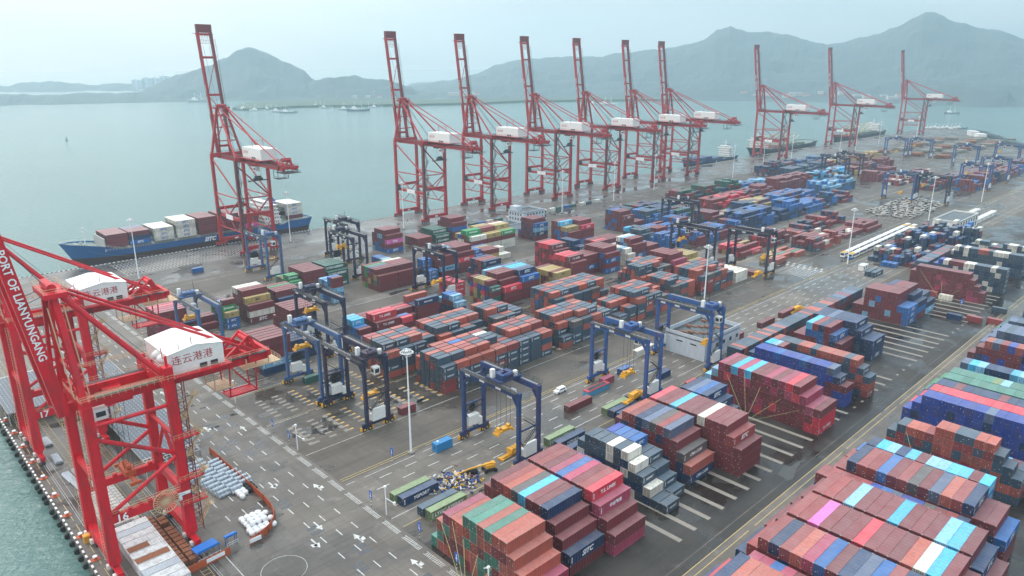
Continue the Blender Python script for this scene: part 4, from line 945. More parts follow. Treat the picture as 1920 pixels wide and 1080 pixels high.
lane(276, 'tall bright red stack', 300.5, 40, [('555554', 'mRRRmm')], 'mRm', logos={(0, 5, 4): ('m', 'T.S. LINES'), (0, 4, 5): ('m', 'T.S. LINES')})
lane(276, 'navy short stack', 322, 20, [('555544', 'nnnnnn')], 'n')
lane(276, 'low red row', 345, 40, [('333300', 'mmRmmm'), ('333320', 'mmmmwl')], 'mm')
lane(311, 'crimson stack under the pale blue crane', 93, 40, [('255555', 'mpRppm')], 'mmp')
lane(311, 'low maroon row', 108, 40, [('122100', 'mmmmmm')], 'm')
lane(311, 'short stack with the mustard top', 121.8, 20, [('444453', 'mllmmy')], 'bGd', logos={(0, 5, 3): ('y', 'MSC'), (0, 5, 2): ('b', 'SITC'), (0, 4, 5): ('m', '')})
lane(311, 'maroon stack with the mustard lettered box', 132.5, 40, [('555543', 'wwmmym')], 'mmmw', logos={(0, 4, 4): ('y', 'MSC'), (0, 4, 5): ('m', ''), (0, 5, 1): ('m', 'SITC')})
lane(311, 'green and maroon row', 147.5, 40, [('444443', 'mGmmmn')], 'mnd')
lane(311, 'mid blue short stack', 176, 20, [('044455', 'llblbm')], 'mbl', logos={(0, 4, 5): ('b', 'SITC')})
lane(311, 'tall maroon stack with green doors', 203.2, 40, [('444443', 'mGammm'), ('444443', 'wmmmmm')], 'mmGy')
lane(311, 'short mid blue boxes', 236, 20, [('004422', 'bbbbbb')], 'b')
lane(311, 'maroon stack with the pale blue lettered side', 244.5, 40, [('555554', 'mmllmm'), ('555554', 'mmmmmm')], 'mmmm', logos={(0, 5, 2): ('l', 'MAERSK'), (1, 5, 3): ('R', 'SITC')})
lane(311, 'mid blue and mustard low group', 270.5, 20, [('333443', 'bbbbbb')], 'bn', logos={(0, 5, 3): ('b', 'SITC')})
lane(311, 'mustard and maroon low rows', 279, 40, [('333331', 'bymmmy'), ('221100', 'wwwwww')], 'mym')
lane(311, 'maroon rows with mustard boxes', 352, 40, [('555443', 'mmcyym'), ('055554', 'mmmmmR')], 'mmmb', logos={(1, 5, 4): ('R', 'SITC'), (0, 4, 4): ('y', 'MSC')})
lane(311, 'red row in the distance', 409, 40, [('555554', 'nbmmmm'), ('333222', 'bnmmmm')], 'mmb', logos={(0, 5, 4): ('m', 'SITC')})
lane(336, 'bright green and maroon stack', 166.5, 20, [('333443', 'GmGGGG')], 'mGm', logos={(0, 5, 3): ('G', 'EVERGREEN')})
lane(336, 'maroon four-high stack', 174, 40, [('444444', 'mmmmmm')], 'mmm')
lane(336, 'dark green lettered stack', 188, 40, [('444443', 'dddddd')], 'ddd', logos={(0, 5, 3): ('d', 'LYGC-KFERRY')})
lane(336, 'blue and mustard short group', 226, 20, [('333333', 'bbalyy')], 'bmy')
lane(336, 'green topped lettered bay', 289, 40, [('445544', 'ybGGGw'), ('555544', 'yyrryy'), ('555544', 'rwyyyG')], 'mmww', logos={(0, 4, 5): ('G', 'EVERGREEN'), (2, 5, 4): ('G', 'EVERGREEN'), (1, 5, 4): ('y', 'MSC')})
lane(336, 'blue lettered stack beside the white office', 345.3, 40, [('255554', 'bmmmmb')], 'mmn', logos={(0, 5, 4): ('b', 'SITC'), (0, 5, 3): ('l', 'SITC')})
lane(376.5, 'maroon stack with the magenta box', 253.3, 40, [('455554', 'mmmmmm')], 'mmbl', logos={(0, 5, 3): ('P', 'ONE'), (0, 5, 4): ('m', '')})
lane(376.5, 'low maroon box row', 277, 40, [('022222', 'mmmmmm')], 'm')
lane(376.5, 'dark green rows in the far lane', 292, 40, [('333332', 'dddddd')], 'dd', logos={(0, 5, 2): ('d', 'LYGC-KFERRY')})
lane(376.5, 'maroon stack near the quay', 307, 40, [('455554', 'mmmmmm')], 'mmbm')
lane(376.5, 'low yellow group', 323, 40, [('111111', 'mmyyRR')], 'm')
# farther lanes: groups of mixed boxes
def far(Yn, x0, x1, L, hmin, hmax, pal, fill=.8, rows=6, run=0):
    x = x0; L_ = 12.19 if L == 40 else 6.06; pp = pal; tops = 'm'; cur = 0
    while x < x1:
        if cur <= 0: cur = rnd.randint(2, 4); pp = ''.join(rnd.choice(pal) for _ in range(3)); base = rnd.randint(hmin, hmax)
        if rnd.random() < fill:
            h = ''.join(str(max(0, min(6, base + rnd.choice((-1, 0, 0, 0, 0, 0, 0)) - (1 if r == rows - 1 else 0)))) for r in range(rows))
            blk('far mixed stacks', x, Yn + rows * P3 - .43, L, [(h, ''.join(rnd.choice(pp + pal[0]) for _ in range(rows)))], pp, pitch=P3)
        cur -= 1; x += L_ + .35
far(190.5, 405, 440, 40, 1, 2, 'tyego', .9); far(190.5, 445, 560, 20, 1, 3, 'mmrnwgom', .8); far(190.5, 785, 1160, 20, 3, 4, 'mmmgnb', .9)
far(216, 405, 455, 40, 1, 2, 'mybR', .8); far(216, 455, 552, 20, 1, 3, 'mmrngmor', .85); far(216, 760, 1000, 20, 2, 4, 'mmnrg', .9)
far(251, 380, 392, 40, 4, 4, 'b', 1); far(251, 412, 470, 40, 1, 3, 'bmmnn', .8); far(251, 470, 600, 20, 3, 5, 'bnbmmn', .95); far(251, 600, 655, 20, 2, 4, 'nbmmg', .8); far(251, 770, 860, 20, 2, 3, 'mnrw', .8)
far(276, 385, 396, 20, 4, 4, 'cg', 1); far(276, 404, 440, 40, 2, 4, 'bbdm', 1); far(276, 470, 560, 20, 2, 4, 'mnbyg', .9); far(276, 560, 640, 20, 3, 5, 'bnmmn', .95); far(276, 655, 720, 20, 4, 5, 'lgb', 1); far(276, 780, 840, 20, 3, 4, 'mnm', .7)
far(311, 440, 470, 20, 4, 4, 'ngb', 1); far(311, 480, 505, 40, 2, 3, 'dbm', 1); far(311, 530, 585, 20, 3, 4, 'Rmmm', .95); far(311, 590, 640, 20, 3, 4, 'mmn', .9); far(311, 645, 705, 20, 5, 5, 'mmm', 1); far(311, 720, 800, 20, 4, 5, 'lbcmn', .9); far(311, 815, 920, 20, 3, 5, 'mynmm', .85)
far(336, 445, 520, 20, 2, 4, 'nddgm', .95); far(336, 520, 620, 20, 3, 5, 'ddmmn', .9); far(336, 625, 680, 20, 2, 3, 'lnb', .9); far(336, 720, 800, 20, 4, 5, 'gnng', .95); far(336, 800, 960, 20, 4, 5, 'mynmk', .9)
far(371, 735, 800, 20, 4, 5, 'ngm', .9); far(371, 800, 900, 20, 3, 4, 'nngb', .9)
# group beside the buses and the flat-roofed building
for x in np.arange(455, 560, 6.6):
    k = int((x - 455) // 20); h = '0' * max(0, 3 - k // 1) if False else ''
    blk('blue heap beside the white coaches', x, 160 - (x - 455) * .08, 20, [(''.join(str(rnd.choice((2, 3, 3, 4, 5) if x > 480 else (1, 2, 3))) for _ in range(9)), ''.join(rnd.choice('bngnwmng') for _ in range(9)))], 'bnnngm', pitch=2.9)
blk('three small blue boxes near the mast', 447, 149.5, 20, [('111', 'bbb')], 'b', pitch=2.9); blk('two long slate boxes near the mast', 418, 147.5, 40, [('11', 'gg')], 'g', pitch=3.2)
# single boxes
def one(x, y1, L, c, name, logo=None, rot=False, H=2.6): cont(x, y1, 0, L, c, name, 0, 1, 0, H, logo, rot)
S1 = 'foreground'
one(96.6, 148.6, 12.19, 'e', '@olive green container with dirty roof, behind a navy one near the tall mast'); one(97.2, 145.7, 12.19, 'n', '@navy container with white lettering, standing before an olive green one', 'YGPORT')
one(98.2, 138.3, 12.19, 'g', '@slate blue container close behind the olive green lettered one'); one(98.8, 135.5, 12.19, 'e', '@olive green container with long white lettering, nearest of four on the tarmac', 'LYGC-KFERRY')
one(149, 140.6, 12.19, 'e', '@olive green container behind the leg of the dark blue gantry crane', 'LYGC-KFERRY'); one(149.5, 136.8, 12.19, 'n', '@navy lettered container between an olive and a blue one', 'YGPORT'); one(148.6, 132.2, 12.19, 'n', '@blue container standing alone beside the gantry crane leg', 'YGPORT')
for i, c in enumerate('ennaen'):
    one(178.4 + i * .3, 141.6 - i * 2.95, 12.19, c, '@' + ['olive green container, farthest of six side by side', 'blue container second in the row of six', 'blue container third in the row of six', 'blue container with a bright cyan stain on its roof', 'olive green container fifth in the row of six', 'blue lettered container, nearest of six side by side'][i], 'YGPORT' if i == 5 else '')
one(191.5, 141.4, 6.06, 'g', '@short slate container behind the row of six'); one(193.4, 130.4, 12.19, 'g', '@dark container beside the yellow spreader in the row')
one(170.5, 151.5, 12.19, 'm', '@maroon container with brown roof by the cyan flat rack'); one(196.5, 157.5, 6.06, 'p', '@short crimson container on the road under the bright blue crane'); one(208.5, 158.5, 6.06, 'b', '@mid blue container on the road behind the short crimson one')
one(216.5, 146, 6.06, 'n', '@short navy container behind the bright blue crane leg'); one(216.5, 133.5, 6.06, 'R', '@short bright red container beside the dark blue stack')
one(228, 166, 12.19, 'w', '@white container with grey roof behind the bright blue crane')
for x, c, nm in ((253, 'm', 'first'), (268, 'm', 'second'), (296, 'm', 'third'), (316, 'm', 'fourth')): one(x, 147.5, 12.19, c, '@maroon container with dusty roof, %s along the edge of the fence' % nm)
for i, (x, y, c, l) in enumerate(((270, 134.2 + 4, 'a', ''), (283, 139.6, 'b', ''), (286, 136.6, 'm', ''), (300, 138.5, 'm', ''), (313, 138, 'n', ''), (322, 133.8, 'b', ''))): one(x, y + 1.5, 12.19, c, '@%s container number %s among loose boxes beside the long low row' % (CN[c], ['one', 'two', 'three', 'four', 'five', 'six'][i]), l)
one(360, 140.5, 12.19, 'R', '@bright red container alone near the crossing', 'SITC'); one(116.5, 395, 6.06, 'n', '@small navy container alone on the wet quay road', 'SITC'); one(147, 418, 6.06, 'b', '@small blue container alone behind the pale blue crane'); one(105, 400, 6.06, 'w', '@pale grey box by the blue and grey crane'); one(112, 400, 6.06, 'w', '@second pale grey box by the grey crane')
one(117.5, 235.2, 6.06, 'd', '@small dark green container under the navy crane'); one(128.5, 190, 6.06, 'm', '@small maroon container beside the navy crane power house')
one(150, 100.5 + 62, .1, 'm', '@x') if False else None
one(404, 112, 6.06, 'r', '@brick red box before the far strapped maroon stack', None, True); one(402, 104.5, 6.06, 'w', '@dirty white box before the far strapped maroon stack', None, True)
for k, c in enumerate('nrr'): one(372 + k * 3, 92 - k * 7.5, 6.06, c, '@%s box, %s in the line across the wet bay' % (CN[c], ['first', 'second', 'third'][k]), None, True)
one(398, 80, 6.06, 'g', '@slate box with white marks at the open bay corner', None, True)
for k in range(16): one(340 + k * 9.5 + rnd.random() * 3, 402.5, 6.06, rnd.choice('wwgdwwb'), '@@small low box in the line along the quay road fence', None, False, 2.4)
# ---- on board the ship
for X, cs, nt_, name in ((121.5, 'mmmmmm', 3, 'maroon stack at the ship bow'), (134.5, 'mmmmmm', 3, 'maroon stack second on the ship deck'), (149, 'wwwwww', 3, 'white lettered stack, lower, on the ship'), (163, 'wwwwww', 4, 'white lettered stack, taller, on the ship'),
                    (177, 'mmmmmm', 4, 'maroon stack amidships'), (192, 'mmmmmm', 4, 'maroon stack behind the quay crane leg'), (206, 'mmmbmm', 3, 'maroon stack ahead of the ship bridge'), (239.5, 'wwwwww', 4, 'white lettered stack at the ship stern')):
    for r in range(8):
        for k in range(nt_):
            if 0 < r < 7 and k < nt_ - 1: continue
            c = cs[k % 6]; lg = 'SITC' if c == 'w' else ''
            if name.startswith('maroon stack second') and r == 7 and k < 2: c = 'bn'[k]; lg = 'SITC' if k == 0 else ''
            if X == 239.5 and k == 0: c = 'm'; lg = ''
            if X == 206 and k == 0 and r == 7: c = 'P'; lg = 'ONE'
            if X == 134.5 and k == 2 and r < 3: c = 'a'
            cont(X, 499.8 - r * 2.5, 7.4 + k * 2.75 + (1.2 if X == 239.5 else 0), 12.19, c, name, r, k + 1, 0, 2.7, lg, False, k == nt_ - 1, nt_)

# ---- which show largest: projected area of the faces the camera can see
BX = np.array([c['b'] for c in CONT]); CAMP = np.array([0, 0, CH])
def vis(i):
    x0, x1, y0, y1, z0, z1 = BX[i]; tot = 0.0
    for face, area in (('t', (x1 - x0) * (y1 - y0)), ('f', (x1 - x0) * (z1 - z0)), ('l', (y1 - y0) * (z1 - z0))):
        if face == 't' and not CONT[i]['top']: continue
        pts = []
        for a in (.15, .5, .85):
            for b in (.2, .8):
                if face == 't': pts.append((x0 + (x1 - x0) * a, y0 + (y1 - y0) * b, z1 + .03))
                elif face == 'f': pts.append((x0 + (x1 - x0) * a, y0 - .03, z0 + (z1 - z0) * b))
                else: pts.append((x0 - .03, y0 + (y1 - y0) * a, z0 + (z1 - z0) * b))
        P = np.array(pts); d = CAMP - P; dist = np.linalg.norm(d, axis=1)
        nz = {'t': d[:, 2], 'f': -d[:, 1], 'l': -d[:, 0]}[face] / dist
        u = px(P[0]); v = px(P[-1]); 
        inf = (0 < (u[0] + v[0]) / 2 < 1920) and (0 < (u[1] + v[1]) / 2 < 1080)
        if not inf: continue
        near = (np.abs(BX[:, 0] - x0) < 60) & (np.abs(BX[:, 2] - y0) < 60); B = BX[near]
        free = 0
        for p, dd in zip(P, d):
            with np.errstate(divide='ignore', invalid='ignore'):
                t1 = (B[:, 0::2] - p) / dd; t2 = (B[:, 1::2] - p) / dd
            lo = np.minimum(t1, t2).max(axis=1); hi = np.maximum(t1, t2).min(axis=1)
            if not np.any((lo < hi) & (hi > 1e-4) & (lo > -1e-6) ): free += 1
        tot += area * free / 6 * float(nz.mean()) / float(dist.mean()) ** 2
    return tot
score = np.array([vis(i) for i in range(len(CONT))])
order = np.argsort(-score)
SPECIAL = [i for i, c in enumerate(CONT) if c['blk'].startswith('@') and not c['blk'].startswith('@@')]
keep = list(order[:296]); 
keep = set(int(i) for i in keep if score[i] > 0)
print('containers', len(CONT), 'individual', len(keep), 'smallest kept', score[order[295]] * CF ** 2)

# ---- detailed meshes shared by the individual ones
def cont_mesh(L, H):
    b = MB(); W = 2.44; e = .09
    n = int(L / .56)                                     # corrugated long sides (real folds)
    for y, s in ((0, 1), (W, -1)):
        xs = [e + (L - 2 * e) * i / (2 * n) for i in range(2 * n + 1)]
        pts = [(x, y + s * (.012 if (i // 1) % 2 == 0 else .085)) for i, x in enumerate(xs)]
        for (xa, ya), (xb, yb) in zip(pts, pts[1:]):
            f = [(xa, ya, .15), (xb, yb, .15), (xb, yb, H - .1), (xa, ya, H - .1)]
            b.face(f if s > 0 else f[::-1])
    for y0, y1 in ((0, e), (W - e, W)):
        b.box(0, L, y0, y1, 0, .16); b.box(0, L, y0, y1, H - .11, H)
    for x0, x1 in ((0, e), (L - e, L)):
        b.box(x0, x1, e, W - e, 0, .16); b.box(x0, x1, e, W - e, H - .11, H - .002)
        for y0, y1 in ((0, e * 1.6), (W - e * 1.6, W)): b.box(x0, x1, y0, y1, .16, H - .11)
    b.face([(L - .05, 0, .1), (L - .05, W, .1), (L - .05, W, H - .1), (L - .05, 0, H - .1)]); b.face([(.06, W, .1), (.06, 0, .1), (.06, 0, H - .1), (.06, W, H - .1)])
    nr = int(L / 1.2); xs = [e + (L - 2 * e) * i / (2 * nr) for i in range(2 * nr + 1)]   # pressed roof
    for i, (xa, xb) in enumerate(zip(xs, xs[1:])):
        z = H - (.012 if i % 2 else .035); z2 = H - (.035 if i % 2 else .012)
        b.face([(xa, e, z), (xb, e, z2), (xb, W - e, z2), (xa, W - e, z)])
    for x in (-.02, L - .16):
        for y in (-.02, W - .16):
            for z in (-.0, H - .13): b.box(x, x + .18, y, y + .18, z, z + .14, 1)
    return b
def door_mesh(H, seed):
    b = MB(); W = 2.44; rr = random.Random(seed)
    b.box(.0, .05, .12, W / 2 - .02, .2, H - .14, 0); b.box(.0, .05, W / 2 + .02, W - .12, .2, H - .14, 0)
    for y in (.42, .86, W - .86, W - .42):
        b.beam((-.04, y, .18), (-.04, y, H - .12), .085, .06, 1)
        b.box(-.01, .052, W / 2 - .03, W / 2 + .03, .16, H - .11, 1) if y < .5 else None
        for z in (.35, H * .45, H - .35): b.box(-.06, 0, y - .09, y + .09, z - .04, z + .04, 1)
    for k in range(rr.randint(2, 4)):
        y = rr.choice((.16, .5, 1.3, 1.62)) + rr.random() * .1; z = rr.uniform(.5, H - .6); b.box(-.012, 0, y, y + rr.uniform(.1, .3), z, z + rr.uniform(.06, .18), 2)
    if seed % 3 == 0: b.box(-.014, 0, W - .5, W - .28, .4, .65, 3)
    return b
DM = {}; CMX = {}
for L in (12.19, 6.06):
    for H in (2.88, 2.58, 2.6, 2.7, 2.4, 2.78): CMX[(L, H)] = None
def get_cm(L, H):
    k = (round(L, 2), round(H, 2))
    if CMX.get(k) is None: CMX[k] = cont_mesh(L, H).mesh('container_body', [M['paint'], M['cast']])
    return CMX[k]
def get_dm(H, s):
    k = (round(H, 2), s)
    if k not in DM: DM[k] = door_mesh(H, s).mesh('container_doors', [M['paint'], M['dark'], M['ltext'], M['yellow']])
    return DM[k]
ordn = ['', 'first', 'second', 'third', 'fourth', 'fifth', 'sixth', 'seventh', 'eighth', 'ninth', 'tenth', 'eleventh', 'twelfth', 'thirteenth', 'fourteenth', 'fifteenth', 'sixteenth', 'seventeenth', 'eighteenth']
def ordw(i): return ordn[i] if i < len(ordn) else 'number %d' % i
labels = {}
def label_of(i):
    c = CONT[i]
    if c['blk'].startswith('@'): return c['blk'].lstrip('@')
    peers = [j for j in range(len(CONT)) if CONT[j]['blk'] == c['blk'] and CONT[j]['top']]
    same = [j for j in peers if CONT[j]['c'] == c['c']]
    multi = max(CONT[j]['bay'] for j in range(len(CONT)) if CONT[j]['blk'] == c['blk']) > 0
    if c['top'] and len(same) == 1: return 'only %s container on top of the %s' % (CN[c['c']], c['blk'])
    tier = 'top' if c['top'] else ('ground' if c['tier'] == 1 else ordw(c['tier']) + '-tier')
    s = '%s %s container, %s from sea%s, %s' % (tier, CN[c['c']], ordw(c['row'] + 1), ', %s bay' % ordw(c['bay'] + 1) if multi else '', c['blk'])
    w = s.split()
    if len(w) > 16: s = s.replace(' container,', ' box,').replace(' from sea', ' row')
    if len(s.split()) > 16: s = s.replace('the ', '').replace(' a ', ' ')
    return ' '.join(s.split()[:16])
def pc(c):
    r = random.Random(c['seed']); k = lin(CC[c['c']]); f = r.uniform(.82, 1.15)
    g_ = sum(k) / 3; d = r.uniform(0, .18); return tuple(min(.9, (v * (1 - d) + g_ * d) * f) for v in k)
LT = {}
def logo_mesh(s, L, H, dark):
    k = (s, L > 7, round(H, 1), dark)
    if k not in LT:
        b = MB(); big = L > 7; s = s.replace('YGPORT', 'YGPORT')
        sz = {'SITC': 1.9, 'ONE': 1.7, 'MSC': 1.1, 'MAERSK': 1.5, 'T.S. LINES': 1.35, 'LYGC-KFERRY': 1.55, 'EVERGREEN': 1.3, 'YGPORT': 1.35, 'CMA CGM': 1.3, 'SINOLINES': 1.0, 'OOO DAY': 1.0}.get(s, 1.2) * (1 if big else .62)
        put_text(b, s, (L / 2, -.03, H * .5), (1, 0, 0), (0, 0, 1), sz, 0, .035, .25 if s in ('SITC', 'YGPORT', 'CMA CGM') else 0)
        for q in range(4): b.box(.35, .75, -.03, -.02, H * .25 + q * .4, H * .25 + q * .4 + .22)
        LT[k] = b
    return LT[k]
LTM = {}
CG = {}
for i in sorted(keep):
    c = CONT[i]; x0, x1, y0, y1, z0, z1 = c['b']; col = pc(c)
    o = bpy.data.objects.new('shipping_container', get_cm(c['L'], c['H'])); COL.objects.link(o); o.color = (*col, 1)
    if c['rot']: o.location = (x1, y0, z0); o.rotation_euler = (0, 0, math.pi / 2)
    else: o.location = (x0, y0, z0)
    d = bpy.data.objects.new('doors', get_dm(c['H'], int(c['seed'] * 8))); COL.objects.link(d); d.parent = o; d.color = (*[v * .92 for v in col], 1)
    if c['logo'] and not c['rot']:
        dark = c['c'] in 'wly' and c['logo'] != ''; k = (c['logo'], c['L'] > 7, round(c['H'], 1), c['c'] == 'w', c['c'] in 'y')
        if k not in LTM: LTM[k] = logo_mesh(c['logo'], c['L'], c['H'], dark).mesh('container_lettering', [M['btext'] if c['c'] == 'w' else M['dtext'] if c['c'] == 'y' or c['logo'] == 'MAERSK' else M['ltext']])
        t = bpy.data.objects.new('lettering', LTM[k]); COL.objects.link(t); t.parent = o
    lb = label_of(i); labels.setdefault(lb, []).append(o)
    g = 'containers of the ' + c['blk'] if not c['blk'].startswith('@') else ('low boxes along the quay road' if c['blk'].startswith('@@') else 'loose containers on the ground')
    tag(o, lb, 'container', g)
for lb, os_ in labels.items():
    if len(os_) > 1 and 'low boxes' not in os_[0]['group']: print('DUP', lb, len(os_))
# ---- the rest as one mass
mb = MB(); tx = MB()
for i, c in enumerate(CONT):
    if i in keep: continue
    x0, x1, y0, y1, z0, z1 = c['b']; mb.col = pc(c)
    mb.box(x0, x1, y0, y1, z0 + .03, z1 - .02, 0)
    mb.col = tuple(v * .5 for v in mb.col) if False else mb.col
    if x0 < 520 and not c['rot']:
        W = y1 - y0; rr = random.Random(c['seed']); mb.col = (.12, .12, .12)
        for f in (.18, .36, .64, .82): mb.box(x0 - .05, x0, y0 + W * f - .045, y0 + W * f + .045, z0 + .15, z1 - .12, 1)
        mb.box(x0 - .02, x0, y0 + W * .49, y0 + W * .51, z0 + .1, z1 - .1, 1)
        for q in range(2):
            yy = y0 + rr.uniform(.15, 2.0); zz = z0 + rr.uniform(.5, 2.0); mb.box(x0 - .03, x0 - .005, yy, yy + rr.uniform(.08, .22), zz, zz + rr.uniform(.06, .16), 2)
        vis_side = c['logo'] and score[i] > 0 and x0 < 480
        if vis_side:
            lm = logo_mesh(c['logo'], c['L'], c['H'], False); mi = 4 if c['c'] == 'w' else 5 if c['c'] == 'y' or c['logo'] == 'MAERSK' else 3
            mb.raw([(v[0] + x0, v[1] + y0, v[2] + z0) for v in lm.v], lm.f, mi)
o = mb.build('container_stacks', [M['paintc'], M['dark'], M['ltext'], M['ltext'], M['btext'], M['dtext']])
tag(o, 'mixed red, blue and slate containers stacked across the rest of the yard', 'containers', None, 'stuff')
# ---- straps over the tall stacks
def strap(p, q, lb, gr):
    b = MB(); b.beam(p, q, .09, .04); tag(b.build('lashing_strap', STRAP), lb, 'strap', gr)
STRAP = mat('yellow_green_webbing', (.42, .42, .16), .6)
for nm, X, ya, yb, ht, ga in (('nearest green and salmon stack', 92.9, 122, 99, 11.0, (85, 103)), ('long crimson strapped stack', 216.6, 118, 84, 13.5, (207, 104)), ('strapped salmon and slate stack', 216.2, 60, 42, 12.5, (206, 50)), ('far strapped maroon stack', 407.2, 119, 92, 13, (396, 102))):
    k = 0
    for t, hz_ in (((0.03, .8), (.22, 1.0), (.40, .75), (.62, .62), (.82, .5)) if X < 250 and yb > 80 else ((.1, .9), (.5, .6), (.8, .4))):
        k += 1; yy = ya + (yb - ya) * t
        strap((X, yy, ht * hz_), (ga[0], ga[1] + (k - 3) * .5, .15), '%s yellow strap from the sea end, tied down before the %s' % (ordw(k), nm), 'straps tying down the ' + nm)

# ================================================================== SHIPS
def hull(name, L, B, D, top, low, x0, yc, wl=-3.2, bow=-1, fore=3.2, keelw=.9):
    """bow towards -x when bow=-1; deck at height D"""
    root = empty(name, (x0, yc, 0)); b = MB(); st = []
    n = 26
    for i in range(n + 1):
        t = i / n; X = t * L
        f = min(1, (t / .16)) ** .55 if t < .16 else 1.0
        a = 1 if t < .93 else 1 - (t - .93) / .07 * .18
        fw = min(1, max(0, (t - .012) / .20)) ** .7
        wd = B / 2 * f * a; wb = B / 2 * fw * a * keelw
        z = D + (fore * (1 - t / .17) ** .5 if t < .17 else 0) + (1.6 if t > .86 else 0)
        xs = X + (0 if t > .16 else 0); xb = X + (L * .055 * (1 - t / .2) if t < .2 else (-(t - .93) * L * .35 if t > .93 else 0))
        st.append(((xs, wd, z), (xs + (xb - xs) * .6, wb + (wd - wb) * .45, max(wl + 2.2, D * .42)), (xb, wb, wl - 1.5)))
    for i in range(n):
        for s in (1, -1):
            for k in range(2):
                q = [st[i][k], st[i + 1][k], st[i + 1][k + 1], st[i][k + 1]]; q = [(p[0], p[1] * s, p[2]) for p in q]
                b.face(q if s > 0 else q[::-1], k)
    for s in ((1, -1),):
        e = st[-1]; b.face([(e[k][0], e[k][1], e[k][2]) for k in range(3)] + [(e[k][0], -e[k][1], e[k][2]) for k in (2, 1, 0)], 0)
        e = st[0]; b.face([(e[k][0], -e[k][1], e[k][2]) for k in range(3)] + [(e[k][0], e[k][1], e[k][2]) for k in (2, 1, 0)], 0)
    hm = [mat(name + '_topsides', top, .4, noise=.3, nscale=.4, dark=(.1, .1, .12)), mat(name + '_bottom', low, .6, noise=.4, nscale=.4, dark=(.03, .03, .03))]
    h = b.build('hull', hm, root)
    d = MB(); pts = [(p[0][0] + .1, p[0][1] - .25, min(p[0][2], D + 9) - .9) for p in st]
    for i in range(n): d.face([(pts[i][0], -max(0, pts[i][1]), pts[i][2]), (pts[i + 1][0], -max(0, pts[i + 1][1]), pts[i + 1][2]), (pts[i + 1][0], max(0, pts[i + 1][1]), pts[i + 1][2]), (pts[i][0], max(0, pts[i][1]), pts[i][2])])
    d.build('deck', mat(name + '_deck', (.16, .22, .20), .7, noise=.5, nscale=.5, dark=(.1, .08, .07)), root)
    r = MB(); 
    for i in range(0, 6):
        for s in (1, -1): r.rail((st[i][0][0], s * st[i][0][1], st[i][0][2]), (st[i + 1][0][0], s * st[i + 1][0][1], st[i + 1][0][2]), 1.1, 1.5, .08)
    for i in range(22, n):
        for s in (1, -1): r.rail((st[i][0][0], s * st[i][0][1], st[i][0][2]), (st[i + 1][0][0], s * st[i + 1][0][1], st[i + 1][0][2]), 1.1, 1.5, .08)
    r.build('railing', M['white'], root)
    return root, st
def bridge(root, X, B, z, tiers, Lh=11, funnel=(.03, .14, .45), w=None, fx=7.5):
    b = MB(); w = w or B * .8
    for k in range(tiers):
        b.box(X - .2 * k * .3, X + Lh - k * .7, -w / 2 + k * .25, w / 2 - k * .25, z + k * 2.7, z + k * 2.7 + 2.45); b.box(X - .6, X + Lh - k * .7 + .6, -w / 2 - .4, w / 2 + .4, z + k * 2.7 + 2.45, z + k * 2.7 + 2.6)
    zt = z + tiers * 2.7; b.box(X - .4, X + 4.5, -B / 2, B / 2, zt, zt + .3); b.box(X, X + 4.5, -w / 2 + 1, w / 2 - 1, zt + .3, zt + 2.7)
    sup = b.build('superstructure', M['white'], root)
    g = MB()
    for k in range(tiers + 1):
        for j in range(int(w / 1.6)):
            y = -w / 2 + 1.1 + j * 1.6; g.box(X - .2 * k * .3 - .05, X - .2 * k * .3 - .01, y, y + .8, z + k * 2.7 + 1.1 + (.3 if k == tiers else 0), z + k * 2.7 + 1.9 + (.3 if k == tiers else 0))
        for j in range(int(Lh / 2)):
            x = X + .8 + j * 1.7; 
            if x < X + Lh - k * .7 - 1 and k < tiers: g.box(x, x + .7, -w / 2 + k * .25 - .04, -w / 2 + k * .25 - .01, z + k * 2.7 + 1.1, z + k * 2.7 + 1.9)
    g.build('window', M['glass'], sup)
    f = MB(); f.box(X + fx, X + fx + 4, -2.6, 2.6, z + tiers * 2.0, zt + 2.5); f.box(X + fx - .05, X + fx + 4.05, -2.65, 2.65, zt + .6, zt + 1.2, 1); f.box(X + fx + .6, X + fx + 3.2, -1.6, 1.6, zt + 2.5, zt + 3.4, 2)
    f.build('funnel', [mat('funnel_paint', funnel, .4), M['white'], M['dark']], root)
    m = MB(); m.beam((X + 3, 0, zt + 2.7), (X + 3, 0, zt + 10), .5, w2=.25, h2=.25); m.beam((X + 3, -3, zt + 6), (X + 3, 3, zt + 6), .3); m.beam((X + 2, -1.5, zt + 8), (X + 2, 1.5, zt + 8), .5, .3); m.build('radar_mast', M['white'], root)
ship, sst = hull('container_ship', 160, 25, 6.6, (.015, .11, .33), (.06, .022, .02), 98, 488.5, fore=6.0)
tag(ship, 'blue container ship with stacked maroon and white boxes moored at the far quay', 'ship')
bridge(ship, 124.5, 24, 7.0, 5, 12, fx=8.2)
t = MB(); put_text(t, 'SITC', (84, -12.56, 4.4), (1, 0, 0), (0, 0, 1), 3.6, bold=.05, shear=.35); t.build('lettering', M['ltext'], ship)
b = MB(); b.beam((14, 0, 10), (14, 0, 20), .5, w2=.3, h2=.3); b.beam((14, -1.4, 18), (14, 1.4, 18), .25); b.box(13.4, 14.6, -.4, .4, 19.6, 20.4); b.build('foremast', M['white'], ship)
b = MB(); b.box(21.6, 22.2, -11, 11, 6, 14); b.box(8, 9.4, -3, -1, 10, 11.5); b.box(8, 9.4, 1, 3, 10, 11.5); b.box(11, 12.2, -.8, .8, 10, 12); b.build('breakwater_plate', M['cast'], ship)
b = MB()
for k in range(9): b.box(34.7 + k * 14.2, 35.5 + k * 14.2, -12, 12, 5.5, 7.6)
for k in range(62): b.beam((24 + k * 1.7, -12.3, 6.4), (24 + k * 1.7, -12.3, 7.8), .14)
